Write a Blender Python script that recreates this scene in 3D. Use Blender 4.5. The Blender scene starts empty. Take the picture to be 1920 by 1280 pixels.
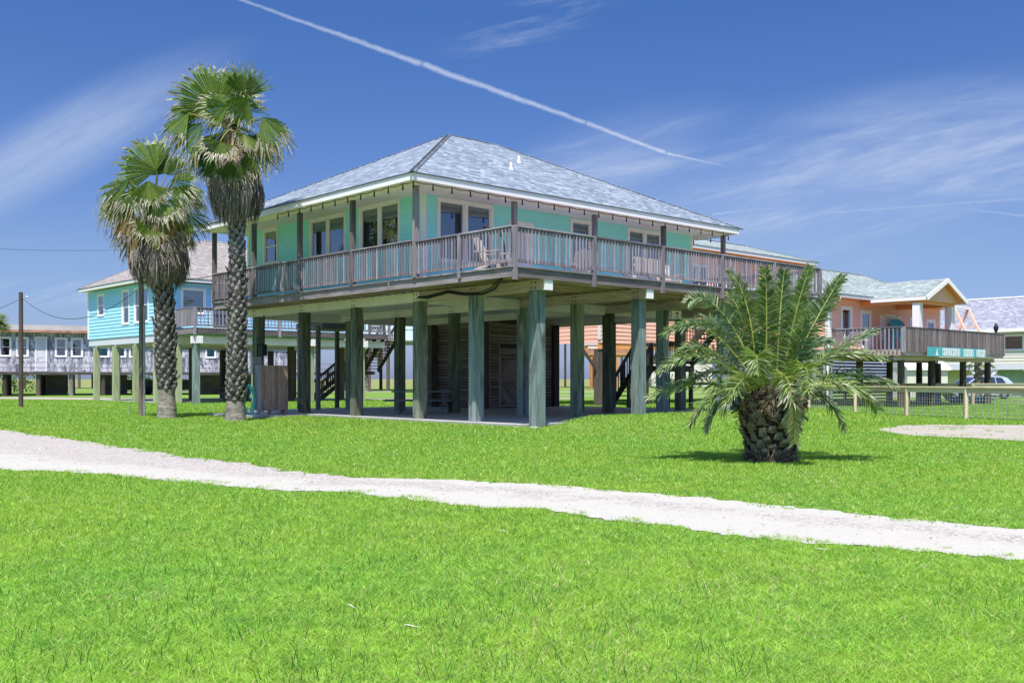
import bpy, math, random
import numpy as np
from mathutils import Vector, Matrix

random.seed(7)
rng = np.random.default_rng(11)
SC = bpy.context.scene
COL = SC.collection
R = math.radians

# ------------------------------------------------------------------ camera
CAM_Z = 1.29
cd = bpy.data.cameras.new('camera')
cam = bpy.data.objects.new('camera', cd)
COL.objects.link(cam)
cam.location = (0, 0, CAM_Z)
cam.rotation_euler = (R(90), 0, 0)
cd.sensor_width = 36.0
cd.lens = 35.0
cd.shift_y = 70 / 1920
cd.clip_start = 0.1
cd.clip_end = 6000
SC.camera = cam

# ------------------------------------------------------------------ exposure, sun, sky
SC.view_settings.view_transform = 'Standard'
SC.view_settings.look = 'None'
SC.view_settings.gamma = 1
SC.view_settings.use_curve_mapping = False
SC.view_settings.exposure = 1.02
SC.cycles.max_bounces = 8
SC.cycles.transparent_max_bounces = 12
SC.cycles.sample_clamp_indirect = 6

SUN_EL, SX, SY = R(66), -0.165, -0.987          # direction TOWARDS the sun, in plan
sun_dir = Vector((SX * math.cos(SUN_EL), SY * math.cos(SUN_EL), math.sin(SUN_EL))).normalized()
sd = bpy.data.lights.new('sun', 'SUN')
sun = bpy.data.objects.new('sun', sd)
COL.objects.link(sun)
sd.energy = 3.7
sd.angle = R(0.53)
sd.color = (1.0, 0.965, 0.90)
sun.rotation_euler = sun_dir.to_track_quat('Z', 'Y').to_euler()
sun.location = (0, 0, 40)

W = bpy.data.worlds.new('World')
SC.world = W
W.use_nodes = True


def build_world():
    nt = W.node_tree
    nt.nodes.clear()
    N = nt.nodes.new
    L = nt.links.new
    out = N('ShaderNodeOutputWorld')
    bg = N('ShaderNodeBackground')
    L(bg.outputs[0], out.inputs[0])
    bg.inputs[1].default_value = 0.15
    sky = N('ShaderNodeTexSky')
    sky.sky_type = 'NISHITA'
    sky.sun_disc = False
    sky.sun_elevation = SUN_EL
    sky.sun_rotation = math.atan2(SX, SY)
    sky.altitude = 0
    sky.air_density = 1.0
    sky.dust_density = 0.6
    sky.ozone_density = 1.6

    def math_(op, a, b=None, c=None, clamp=False):
        n = N('ShaderNodeMath')
        n.operation = op
        n.use_clamp = clamp
        for i, x in enumerate((a, b, c)):
            if x is None:
                continue
            if isinstance(x, (int, float)):
                n.inputs[i].default_value = x
            else:
                L(x, n.inputs[i])
        return n.outputs[0]

    def smooth(x, a, b):
        n = N('ShaderNodeMapRange')
        n.interpolation_type = 'SMOOTHSTEP'
        L(x, n.inputs[0])
        n.inputs[1].default_value = a
        n.inputs[2].default_value = b
        return n.outputs[0]

    tc = N('ShaderNodeTexCoord')
    sep = N('ShaderNodeSeparateXYZ')
    L(tc.outputs['Generated'], sep.inputs[0])
    ymax = math_('MAXIMUM', sep.outputs[1], 0.05)
    px = math_('DIVIDE', sep.outputs[0], ymax)
    pz = math_('DIVIDE', sep.outputs[2], ymax)
    front = smooth(sep.outputs[1], 0.05, 0.3)

    def coords(ang, sx, sy, ox=0, oy=0):
        c = N('ShaderNodeCombineXYZ')
        L(px, c.inputs[0])
        L(pz, c.inputs[1])
        m = N('ShaderNodeMapping')
        m.vector_type = 'TEXTURE'
        m.inputs['Rotation'].default_value = (0, 0, R(ang))
        m.inputs['Scale'].default_value = (sx, sy, 1)
        m.inputs['Location'].default_value = (ox, oy, 0)
        L(c.outputs[0], m.inputs[0])
        return m.outputs[0]

    def noise(vec, scale, detail=6, rough=0.6, dist=0.0):
        n = N('ShaderNodeTexNoise')
        n.inputs['Scale'].default_value = scale
        n.inputs['Detail'].default_value = detail
        n.inputs['Roughness'].default_value = rough
        n.inputs['Distortion'].default_value = dist
        L(vec, n.inputs['Vector'])
        return n.outputs[0]

    def blob(cx, cy, ang, rx, ry):            # soft elliptical mask
        m = coords(ang, rx, ry, cx, cy)
        v = N('ShaderNodeVectorMath')
        v.operation = 'LENGTH'
        L(m, v.inputs[0])
        return smooth(v.outputs['Value'], 1.0, 0.15)

    # thin cirrus sheets
    wob = noise(coords(0, 1, 1), 6, 5, 0.6)
    c1 = noise(coords(9, 1.0, 0.22), 3.2, 9, 0.62, 0.6)
    c1 = smooth(c1, 0.42, 0.80)
    c2 = noise(coords(14, 0.9, 0.12, 3, 1), 5.0, 9, 0.66, 0.3)
    c2 = smooth(c2, 0.44, 0.85)
    mA = blob(0.32, 0.19, 12, 0.50, 0.11)
    mB = blob(0.08, 0.20, 20, 0.20, 0.07)
    mC = blob(-0.46, 0.232, 28, 0.25, 0.052)
    mD = blob(0.04, 0.37, 25, 0.16, 0.035)
    mE = blob(-0.42, 0.09, 3, 0.22, 0.022)
    veil = noise(coords(12, 1.6, 0.5, 5, 2), 2.0, 5, 0.6)
    soft = math_('ADD', math_('ADD', math_('MULTIPLY', c1, 0.55), math_('MULTIPLY', c2, 0.5)), math_('MULTIPLY', veil, 0.42))
    cir = math_('MULTIPLY', math_('MAXIMUM', mA, mB), soft)
    cirC = math_('MULTIPLY', mC, math_('ADD', 0.12, math_('MULTIPLY', noise(coords(27, 0.30, 0.045), 2.4, 9, 0.68, 1.2), 0.75)))
    cirD = math_('MULTIPLY', math_('MAXIMUM', mD, mE), math_('MULTIPLY', c2, 0.6))
    cloud = math_('MAXIMUM', math_('MULTIPLY', cir, 0.80), math_('MAXIMUM', math_('MULTIPLY', cirC, 0.62), cirD))

    # vapour trails: straight lines in the dome, (x0,z0)-(x1,z1), widths and strengths
    def trail(x0, z0, x1, z1, w0, w1, s0, s1, rag=0.004):
        dx, dz = x1 - x0, z1 - z0
        l2 = dx * dx + dz * dz
        ln = math.sqrt(l2)
        ax = math_('SUBTRACT', px, x0)
        az = math_('SUBTRACT', pz, z0)
        t = math_('DIVIDE', math_('ADD', math_('MULTIPLY', ax, dx), math_('MULTIPLY', az, dz)), l2)
        d = math_('DIVIDE', math_('SUBTRACT', math_('MULTIPLY', ax, dz), math_('MULTIPLY', az, dx)), ln)
        d = math_('ABSOLUTE', math_('ADD', d, math_('MULTIPLY', math_('SUBTRACT', wob2, 0.5), rag)))
        w = math_('ADD', w0, math_('MULTIPLY', t, w1 - w0))
        q = math_('SUBTRACT', 1.0, math_('DIVIDE', d, math_('MAXIMUM', w, 0.0003)), clamp=True)
        q = math_('POWER', q, 0.8)
        e = math_('MULTIPLY', smooth(t, -0.02, 0.02), smooth(t, 1.02, 0.97))
        s = math_('ADD', s0, math_('MULTIPLY', t, s1 - s0))
        return math_('MULTIPLY', math_('MULTIPLY', q, e), s)
    wob2 = noise(coords(0, 1, 1), 42, 5, 0.75)
    tex = math_('ADD', 0.22, math_('MULTIPLY', noise(coords(-19, 1.0, 0.5), 95, 5, 0.8), 1.15))
    tr = trail(-0.29, 0.3865, -0.09, 0.3155, 0.0016, 0.0038, 0.42, 0.68, 0.005)
    tr = math_('MAXIMUM', tr, trail(-0.09, 0.3155, 0.075, 0.2565, 0.0038, 0.0028, 0.68, 0.66, 0.005))
    tr = math_('MAXIMUM', tr, trail(0.075, 0.2565, 0.155, 0.2262, 0.0032, 0.0030, 0.68, 0.85, 0.003))
    tr = math_('MAXIMUM', tr, trail(0.155, 0.2262, 0.214, 0.2135, 0.0024, 0.0013, 0.85, 0.35, 0.003))
    tr = math_('MAXIMUM', tr, trail(0.285, 0.199, 0.385, 0.184, 0.0016, 0.0022, 0.4, 0.12))
    tr = math_('MAXIMUM', tr, trail(0.40, 0.1775, 0.56, 0.158, 0.0018, 0.0016, 0.2, 0.42))
    tr = math_('MAXIMUM', tr, trail(0.20, 0.165, 0.33, 0.178, 0.0025, 0.0035, 0.45, 0.18))
    tr = math_('MAXIMUM', tr, trail(0.31, 0.166, 0.56, 0.184, 0.0020, 0.0030, 0.42, 0.32))
    tr = math_('MAXIMUM', tr, trail(0.38, 0.187, 0.60, 0.2035, 0.0016, 0.0035, 0.25, 0.40))
    tr = math_('MAXIMUM', tr, trail(0.30, 0.262, 0.50, 0.282, 0.0060, 0.0040, 0.05, 0.34, 0.010))
    cloud = math_('MAXIMUM', cloud, math_('MULTIPLY', tr, tex))
    cloud = math_('MULTIPLY', cloud, front)
    cloud = math_('MULTIPLY', cloud, smooth(sep.outputs[2], 0.0, 0.04))

    tint = N('ShaderNodeMix')
    tint.data_type = 'RGBA'
    tint.blend_type = 'MULTIPLY'
    tint.inputs[0].default_value = 1.0
    rp = N('ShaderNodeValToRGB')                 # deep blue air, haze taken out low down; brighter overhead as added fill
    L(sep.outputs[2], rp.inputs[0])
    for i, (p, c) in enumerate(SKY_TINT):
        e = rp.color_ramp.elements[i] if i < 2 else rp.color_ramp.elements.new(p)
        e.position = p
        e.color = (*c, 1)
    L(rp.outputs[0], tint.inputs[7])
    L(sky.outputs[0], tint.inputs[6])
    mix = N('ShaderNodeMix')
    mix.data_type = 'RGBA'
    L(cloud, mix.inputs[0])
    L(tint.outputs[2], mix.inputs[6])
    mix.inputs[7].default_value = CLOUD
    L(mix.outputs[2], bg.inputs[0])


SKY_TINT = [(0.0, (0.198, 0.248, 0.469)), (1.0, (0.8, 0.88, 1.0)), (0.05, (0.216, 0.256, 0.419)), (0.12, (0.235, 0.269, 0.386)), (0.2, (0.189, 0.25, 0.398)), (0.35, (0.147, 0.241, 0.409)), (0.6, (0.7, 0.8, 0.95))]
CLOUD = (2.5, 2.75, 3.2, 1)
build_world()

# ------------------------------------------------------------------ plan frame shared by the street: u along the fronts, v away from them
AX = Vector((-0.6756, 0.7373, 0))
BX = Vector((0.7373, 0.6756, 0))
ROT = math.atan2(0.6756, 0.7373)
P0 = Vector((0.03, 24.4, 0))


def HW(u, v, z=0.0):
    return P0 + BX * u + AX * v + Vector((0, 0, z))


def sstep(x, a, b):
    t = np.clip((x - a) / (b - a), 0, 1)
    return t * t * (3 - 2 * t)


def ground_h(x, y):
    x = np.asarray(x, float)
    y = np.asarray(y, float)
    dx = x - P0.x
    dy = y - P0.y
    u = dx * BX.x + dy * BX.y
    v = dx * AX.x + dy * AX.y
    h = 0.27 * sstep(v, -2.6, -0.1) * (1 - sstep(v, 0.6, 1.5)) * sstep(u, 1.5, 3.6) * (1 - sstep(u, 13.5, 17))
    h2 = 0.05 * sstep(v, -1.5, 1.0) * (1 - sstep(v, 14, 16.0)) * sstep(u, -1.5, 0.5) * (1 - sstep(u, 13.5, 17))
    return np.maximum(h, h2)


# ------------------------------------------------------------------ mesh builder
class MB:
    def __init__(s):
        s.v, s.f, s.uv, s.rnd, s.col, s.mi = [], [], [], [], [], []
        s.M = None

    def face(s, pts, uv=None, rnd=None, col=None, mi=0):
        k = len(s.v)
        if s.M is not None:
            pts = [s.M @ Vector(p) for p in pts]
        s.v.extend([tuple(p) for p in pts])
        s.f.append(tuple(range(k, k + len(pts))))
        s.uv.extend(uv if uv is not None else [(0.0, 0.0)] * len(pts))
        s.rnd.append(random.random() if rnd is None else rnd)
        s.col.append(col or (1, 1, 1))
        s.mi.append(mi)

    def obox(s, c, ax, ay, az, hx, hy, hz, mi=0, taper=1.0):
        """oriented box: centre, unit axes, half sizes; the grain runs along the longest"""
        c, ax, ay, az = Vector(c), Vector(ax), Vector(ay), Vector(az)
        P = {}
        for i in (-1, 1):
            for j in (-1, 1):
                for k in (-1, 1):
                    t = taper if k > 0 else 1
                    P[i, j, k] = c + ax * hx * i * t + ay * hy * j * t + az * hz * k
        rn = random.random()
        ou, ov = random.random() * 40, random.random() * 40
        q = [((1, -1, -1), (1, 1, -1), (1, 1, 1), (1, -1, 1)), ((-1, 1, -1), (-1, -1, -1), (-1, -1, 1), (-1, 1, 1)),
             ((1, 1, -1), (-1, 1, -1), (-1, 1, 1), (1, 1, 1)), ((-1, -1, -1), (1, -1, -1), (1, -1, 1), (-1, -1, 1)),
             ((-1, -1, 1), (1, -1, 1), (1, 1, 1), (-1, 1, 1)), ((-1, 1, -1), (1, 1, -1), (1, -1, -1), (-1, -1, -1))]
        H = (hx, hy, hz)
        big = H.index(max(H))
        for fi, f in enumerate(q):
            fixed = (0, 0, 1, 1, 2, 2)[fi]
            rem = [a for a in (0, 1, 2) if a != fixed]
            ua = big if big in rem else rem[0]
            va = [a for a in rem if a != ua][0]
            uv = [(ou + idx[ua] * H[ua], ov + fi * 3 + idx[va] * H[va]) for idx in f]
            s.face([P[idx] for idx in f], uv, rn, mi=mi)

    def box(s, x0, x1, y0, y1, z0, z1, mi=0):
        s.obox(((x0 + x1) / 2, (y0 + y1) / 2, (z0 + z1) / 2), (1, 0, 0), (0, 1, 0), (0, 0, 1),
               abs(x1 - x0) / 2, abs(y1 - y0) / 2, abs(z1 - z0) / 2, mi)

    def bar(s, p, q, w, h, up=(0, 0, 1), mi=0):
        p, q, up = Vector(p), Vector(q), Vector(up)
        d = (q - p)
        L = d.length
        d.normalize()
        if abs(d.dot(up)) > 0.98:
            up = Vector((1, 0, 0))
        sd_ = d.cross(up).normalized()
        u2 = sd_.cross(d).normalized()
        s.obox((p + q) / 2, d, sd_, u2, L / 2, w / 2, h / 2, mi)

    def tube(s, pts, r, n=8, mi=0, cap=True, cols=None):
        pts = [Vector(p) for p in pts]
        rs = r if isinstance(r, (list, tuple)) else [r] * len(pts)
        rings = []
        ref = Vector((0, 0, 1))
        for i, p in enumerate(pts):
            d = (pts[min(i + 1, len(pts) - 1)] - pts[max(i - 1, 0)]).normalized()
            if abs(d.dot(ref)) > 0.95:
                ref = Vector((1, 0, 0))
            a = d.cross(ref).normalized()
            b = d.cross(a).normalized()
            rings.append([p + (a * math.cos(2 * math.pi * k / n) + b * math.sin(2 * math.pi * k / n)) * rs[i] for k in range(n)])
        rn = random.random()
        acc = 0
        for i in range(len(pts) - 1):
            ln = (pts[i + 1] - pts[i]).length
            for k in range(n):
                k2 = (k + 1) % n
                w = 2 * math.pi * max(rs) / n
                s.face([rings[i][k2], rings[i][k], rings[i + 1][k], rings[i + 1][k2]],
                       [(acc, (k + 1) * w), (acc, k * w), (acc + ln, k * w), (acc + ln, (k + 1) * w)], rn, mi=mi,
                       col=cols[i] if cols else None)
            acc += ln
        if cap:
            s.face(list(rings[0]), rnd=rn, mi=mi, col=cols[0] if cols else None)
            s.face(list(reversed(rings[-1])), rnd=rn, mi=mi, col=cols[-1] if cols else None)

    def lathe(s, c, prof, n=16, mi=0):
        c = Vector(c)
        rn = random.random()
        for (r0, z0), (r1, z1) in zip(prof[:-1], prof[1:]):
            for k in range(n):
                a0, a1 = 2 * math.pi * k / n, 2 * math.pi * (k + 1) / n
                s.face([c + Vector((r0 * math.cos(a0), r0 * math.sin(a0), z0)), c + Vector((r0 * math.cos(a1), r0 * math.sin(a1), z0)),
                        c + Vector((r1 * math.cos(a1), r1 * math.sin(a1), z1)), c + Vector((r1 * math.cos(a0), r1 * math.sin(a0), z1))],
                       [(a0 * r0, z0), (a1 * r0, z0), (a1 * r1, z1), (a0 * r1, z1)], rn, mi=mi)

    def build(s, name, mats, parent=None, smooth=False, merge=False):
        me = bpy.data.meshes.new(name)
        if smooth or merge:
            key, idx, vv = {}, [], []
            for p in s.v:
                kk = (round(p[0], 4), round(p[1], 4), round(p[2], 4))
                if kk not in key:
                    key[kk] = len(vv)
                    vv.append(p)
                idx.append(key[kk])
            ff = [tuple(idx[i] for i in f) for f in s.f]
        else:
            vv, ff = s.v, s.f
        me.from_pydata(vv, [], ff)
        nl = len(me.loops)
        uvl = me.uv_layers.new(name='UVMap')
        uvl.data.foreach_set('uv', np.array(s.uv, dtype=np.float32).ravel()[:nl * 2])
        a = me.attributes.new('rnd', 'FLOAT', 'FACE')
        a.data.foreach_set('value', np.array(s.rnd, dtype=np.float32))
        if any(c != (1, 1, 1) for c in s.col):
            ca = me.attributes.new('tone', 'FLOAT_COLOR', 'FACE')
            cc = np.ones((len(s.col), 4), dtype=np.float32)
            cc[:, :3] = np.array(s.col, dtype=np.float32)
            ca.data.foreach_set('color', cc.ravel())
        if not isinstance(mats, (list, tuple)):
            mats = [mats]
        for m in mats:
            me.materials.append(m)
        me.polygons.foreach_set('material_index', np.array(s.mi, dtype=np.int32))
        if smooth:
            me.polygons.foreach_set('use_smooth', np.ones(len(me.polygons), dtype=bool))
        me.update()
        o = bpy.data.objects.new(name, me)
        COL.objects.link(o)
        if parent is not None:
            o.parent = parent
        return o


def tag(o, label=None, cat=None, group=None, kind=None):
    if label: o['label'] = label
    if cat: o['category'] = cat
    if group: o['group'] = group
    if kind: o['kind'] = kind
    return o


def empty(name, loc, rz=0.0, label=None, cat=None, group=None):
    o = bpy.data.objects.new(name, None)
    o.empty_display_size = 0.3
    COL.objects.link(o)
    o.location = loc
    o.rotation_euler = (0, 0, rz)
    return tag(o, label, cat, group)


def copy_tree(o, parent=None):
    c = o.copy()
    COL.objects.link(c)
    c.parent = parent
    for ch in list(o.children):
        copy_tree(ch, c)
    return c


# ------------------------------------------------------------------ materials
def new_mat(name):
    m = bpy.data.materials.new(name)
    m.use_nodes = True
    nt = m.node_tree
    b = nt.nodes['Principled BSDF']
    b.inputs['Specular IOR Level'].default_value = 0.3
    return m, nt, b


class NT:
    def __init__(s, nt):
        s.nt = nt

    def n(s, t, **kw):
        x = s.nt.nodes.new(t)
        for k, v in kw.items():
            setattr(x, k, v)
        return x

    def l(s, a, b):
        s.nt.links.new(a, b)

    def val(s, sock, x):
        if isinstance(x, (int, float, tuple, list)):
            sock.default_value = x
        else:
            s.l(x, sock)

    def noise(s, vec, scale=5, detail=4, rough=0.6, dist=0):
        x = s.n('ShaderNodeTexNoise')
        x.inputs['Scale'].default_value = scale
        x.inputs['Detail'].default_value = detail
        x.inputs['Roughness'].default_value = rough
        x.inputs['Distortion'].default_value = dist
        if vec is not None:
            s.l(vec, x.inputs['Vector'])
        return x.outputs[0]

    def map(s, vec, scale=(1, 1, 1), loc=(0, 0, 0), rot=(0, 0, 0)):
        x = s.n('ShaderNodeMapping')
        x.inputs['Scale'].default_value = scale
        x.inputs['Location'].default_value = loc
        x.inputs['Rotation'].default_value = rot
        s.l(vec, x.inputs[0])
        return x.outputs[0]

    def ramp(s, fac, stops):
        x = s.n('ShaderNodeValToRGB')
        cr = x.color_ramp
        while len(cr.elements) < len(stops):
            cr.elements.new(0.5)
        for e, (p, c) in zip(cr.elements, stops):
            e.position = p
            e.color = (*c, 1) if len(c) == 3 else c
        s.l(fac, x.inputs[0])
        return x.outputs[0]

    def mix(s, fac, a, b, mode='MIX'):
        x = s.n('ShaderNodeMix', data_type='RGBA', blend_type=mode)
        for sock, v in ((x.inputs[0], fac), (x.inputs[6], a), (x.inputs[7], b)):
            if isinstance(v, (tuple, list)) and len(v) == 3:
                v = (*v, 1)
            s.val(sock, v)
        return x.outputs[2]

    def math(s, op, a, b=0.0, clamp=False):
        x = s.n('ShaderNodeMath', operation=op, use_clamp=clamp)
        s.val(x.inputs[0], a)
        s.val(x.inputs[1], b)
        return x.outputs[0]

    def bump(s, h, strength=0.3, dist=0.01):
        x = s.n('ShaderNodeBump')
        x.inputs['Strength'].default_value = strength
        x.inputs['Distance'].default_value = dist
        s.l(h, x.inputs['Height'])
        return x.outputs[0]

    def attr(s, name, out='Fac'):
        x = s.n('ShaderNodeAttribute', attribute_name=name)
        return x.outputs[out]

    def uv(s):
        return s.n('ShaderNodeTexCoord').outputs['UV']

    def obj(s):
        return s.n('ShaderNodeTexCoord').outputs['Object']

    def pos(s):
        return s.n('ShaderNodeNewGeometry').outputs['Position']


def plain(name, col, rough=0.6, spec=0.3, metal=0.0, var=0.08, scale=3.0):
    m, nt, b = new_mat(name)
    t = NT(nt)
    nz = t.noise(t.obj(), scale, 5, 0.65)
    c = t.ramp(nz, [(0.3, tuple(x * (1 - var) for x in col)), (0.7, tuple(min(1, x * (1 + var)) for x in col))])
    t.l(c, b.inputs['Base Color'])
    b.inputs['Roughness'].default_value = rough
    b.inputs['Specular IOR Level'].default_value = spec
    b.inputs['Metallic'].default_value = metal
    return m


def wood(name, dark, mid, light, contrast=1.0, stain=None, rough=0.85, grain=34, stain_amt=0.5):
    m, nt, b = new_mat(name)
    t = NT(nt)
    uv = t.uv()
    g = t.noise(t.map(uv, (1.3, grain, 1)), 1.0, 6, 0.7, 0.6)
    big = t.noise(t.map(uv, (0.9, 5.0, 1)), 1.0, 4, 0.6, 0.3)
    f = t.math('ADD', t.math('MULTIPLY', g, 0.62), t.math('MULTIPLY', big, 0.38))
    f = t.math('ADD', f, t.math('MULTIPLY', t.math('SUBTRACT', t.attr('rnd'), 0.5), 0.22))
    lo, hi = 0.5 - 0.17 / contrast, 0.5 + 0.17 / contrast
    c = t.ramp(f, [(lo, dark), (0.5, mid), (hi, light)])
    if stain:
        st = t.noise(t.map(uv, (0.55, 3.6, 1), (9, 3, 0)), 1.0, 5, 0.65, 0.8)
        sf = t.ramp(st, [(0.5, (0, 0, 0)), (0.66, (1, 1, 1))])
        c = t.mix(t.math('MULTIPLY', sf, stain_amt), c, stain)
    # knots
    v = t.n('ShaderNodeTexVoronoi')
    v.inputs['Scale'].default_value = 1.0
    t.l(t.map(uv, (2.2, 9, 1)), v.inputs['Vector'])
    kn = t.ramp(v.outputs['Distance'], [(0.03, (0.25, 0.25, 0.25)), (0.10, (1, 1, 1))])
    c = t.mix(0.7, c, kn, 'MULTIPLY')
    t.l(c, b.inputs['Base Color'])
    b.inputs['Roughness'].default_value = rough
    b.inputs['Specular IOR Level'].default_value = 0.15
    t.l(t.bump(g, 0.35, 0.006), b.inputs['Normal'])
    return m


def siding_mat(name, col, streak=0.10):
    m, nt, b = new_mat(name)
    t = NT(nt)
    uv = t.uv()
    g = t.noise(t.map(uv, (3.0, 46, 1)), 1.0, 4, 0.6, 0.3)
    w = t.noise(t.map(uv, (0.5, 0.9, 1)), 1.0, 5, 0.65)
    k = t.math('ADD', t.math('MULTIPLY', g, 0.4), t.math('MULTIPLY', w, 0.6))
    c = t.ramp(k, [(0.3, tuple(x * (1 - streak) for x in col)), (0.7, tuple(min(1, x * (1 + streak)) for x in col))])
    d = t.noise(t.map(uv, (5, 0.8, 1), (3, 3, 0)), 1.0, 6, 0.7)
    df = t.ramp(d, [(0.56, (0, 0, 0)), (0.8, (1, 1, 1))])
    c = t.mix(t.math('MULTIPLY', df, 0.22), c, tuple(x * 0.55 for x in col))
    t.l(c, b.inputs['Base Color'])
    b.inputs['Roughness'].default_value = 0.7
    t.l(t.bump(g, 0.15, 0.004), b.inputs['Normal'])
    return m


def shingle_mat(name, cols, dark=0.55):
    m, nt, b = new_mat(name)
    t = NT(nt)
    uv = t.uv()
    br = t.n('ShaderNodeTexBrick')
    br.offset = 0.42
    br.inputs['Scale'].default_value = 1.0
    br.inputs['Mortar Size'].default_value = 0.006
    br.inputs['Mortar Smooth'].default_value = 0.2
    br.inputs['Brick Width'].default_value = 0.23
    br.inputs['Row Height'].default_value = 0.142
    br.inputs['Color1'].default_value = (0, 0, 0, 1)
    br.inputs['Color2'].default_value = (1, 1, 1, 1)
    br.inputs['Mortar'].default_value = (0.5, 0.5, 0.5, 1)
    jit = t.noise(t.map(uv, (1.0, 7.0, 1)), 1.0, 2, 0.5)
    sh = t.n('ShaderNodeVectorMath', operation='MULTIPLY_ADD')
    t.l(jit, sh.inputs[0])
    sh.inputs[1].default_value = (0.35, 0.0, 0)
    t.l(uv, sh.inputs[2])
    t.l(sh.outputs[0], br.inputs['Vector'])
    n1 = t.noise(t.map(uv, (6.0, 20.0, 1)), 1.0, 3, 0.7)
    n2 = t.noise(t.map(uv, (0.5, 0.7, 1)), 1.0, 4, 0.6)
    n3 = t.noise(t.map(uv, (60, 60, 1)), 1.0, 2, 0.7)
    f = t.math('ADD', t.math('MULTIPLY', br.outputs['Color'], 0.36), t.math('MULTIPLY', n1, 0.56))
    f = t.math('ADD', f, t.math('MULTIPLY', n2, 0.12))
    f = t.math('ADD', f, t.math('MULTIPLY', t.math('SUBTRACT', n3, 0.5), 0.25))
    c = t.ramp(f, [(0.22, cols[0]), (0.42, cols[1]), (0.60, cols[2]), (0.78, cols[3])])
    mo = t.math('SUBTRACT', 1.0, t.math('MULTIPLY', br.outputs['Fac'], dark))
    c = t.mix(1.0, c, mo, 'MULTIPLY')
    t.l(c, b.inputs['Base Color'])
    b.inputs['Roughness'].default_value = 0.9
    b.inputs['Specular IOR Level'].default_value = 0.12
    # butt edges: each course stands proud of the one above
    sp = t.n('ShaderNodeSeparateXYZ')
    t.l(uv, sp.inputs[0])
    fr = t.math('FRACT', t.math('DIVIDE', sp.outputs[1], 0.142))
    hh = t.math('ADD', t.math('SUBTRACT', 1.0, fr), t.math('MULTIPLY', br.outputs['Color'], 0.35))
    t.l(t.bump(hh, 0.6, 0.012), b.inputs['Normal'])
    return m


def leaf_mat(name, trans=0.35, rough=0.45, spec=0.4, gain=1.0):
    m, nt, b = new_mat(name)
    t = NT(nt)
    c = t.attr('tone', 'Color')
    r = t.math('ADD', 0.78, t.math('MULTIPLY', t.attr('rnd'), 0.44))
    c = t.mix(1.0, c, r, 'MULTIPLY')
    nz = t.noise(t.obj(), 9, 3, 0.6)
    c = t.mix(1.0, c, t.ramp(nz, [(0.3, (0.8, 0.8, 0.8)), (0.7, (1.15, 1.15, 1.15))]), 'MULTIPLY')
    t.l(c, b.inputs['Base Color'])
    b.inputs['Roughness'].default_value = rough
    b.inputs['Specular IOR Level'].default_value = spec
    tr = t.n('ShaderNodeBsdfTranslucent')
    ct = t.mix(1.0, c, (1.25, 1.3, 0.55, 1), 'MULTIPLY')
    t.l(ct, tr.inputs[0])
    mx = t.n('ShaderNodeMixShader')
    mx.inputs[0].default_value = trans
    t.l(b.outputs[0], mx.inputs[1])
    t.l(tr.outputs[0], mx.inputs[2])
    t.l(mx.outputs[0], nt.nodes['Material Output'].inputs[0])
    return m


def glass_mat():
    m, nt, b = new_mat('window_glass')
    t = NT(nt)
    nt.nodes.remove(b)
    gl = t.n('ShaderNodeBsdfGlossy')
    gl.inputs['Roughness'].default_value = 0.02
    gl.inputs['Color'].default_value = (0.9, 0.95, 1, 1)
    nz = t.noise(t.obj(), 1.4, 2, 0.5)
    t.l(t.bump(nz, 0.06, 0.02), gl.inputs['Normal'])
    tr = t.n('ShaderNodeBsdfTransparent')
    tr.inputs[0].default_value = (0.62, 0.70, 0.72, 1)
    fr = t.n('ShaderNodeFresnel')
    fr.inputs[0].default_value = 1.5
    f = t.math('ADD', t.math('MULTIPLY', fr.outputs[0], 1.6), 0.20, True)
    mx = t.n('ShaderNodeMixShader')
    t.l(f, mx.inputs[0])
    t.l(tr.outputs[0], mx.inputs[1])
    t.l(gl.outputs[0], mx.inputs[2])
    t.l(mx.outputs[0], nt.nodes['Material Output'].inputs[0])
    return m


def ground_mat():
    m, nt, b = new_mat('lawn_ground')
    t = NT(nt)
    p = t.pos()
    n1 = t.noise(t.map(p, (0.25, 0.25, 0.25)), 1, 6, 0.6, 0.4)
    n2 = t.noise(t.map(p, (3.5, 3.5, 3.5)), 1, 6, 0.7)
    n3 = t.noise(t.map(p, (40, 40, 40)), 1, 4, 0.7)
    f = t.math('ADD', t.math('MULTIPLY', n1, 0.45), t.math('ADD', t.math('MULTIPLY', n2, 0.3), t.math('MULTIPLY', n3, 0.25)))
    c = t.ramp(f, [(0.36, (0.085, 0.165, 0.028)), (0.50, (0.135, 0.225, 0.04)), (0.64, (0.20, 0.265, 0.06))])
    # dry, sandy thin spots further off
    d = t.noise(t.map(p, (0.05, 0.11, 0.1), (3, 1, 0)), 1, 7, 0.65)
    df = t.ramp(d, [(0.60, (0, 0, 0)), (0.74, (1, 1, 1))])
    c = t.mix(t.math('MULTIPLY', df, 0.6), c, (0.36, 0.34, 0.17))
    # the far field dries to straw
    sp = t.n('ShaderNodeSeparateXYZ')
    t.l(p, sp.inputs[0])
    mr = t.n('ShaderNodeMapRange')
    t.l(sp.outputs[1], mr.inputs[0])
    mr.inputs[1].default_value = 90
    mr.inputs[2].default_value = 190
    c = t.mix(t.math('MULTIPLY', mr.outputs[0], 0.75), c, (0.22, 0.20, 0.09))
    t.l(c, b.inputs['Base Color'])
    b.inputs['Roughness'].default_value = 0.95
    b.inputs['Specular IOR Level'].default_value = 0.1
    t.l(t.bump(n3, 0.5, 0.03), b.inputs['Normal'])
    return m


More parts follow.
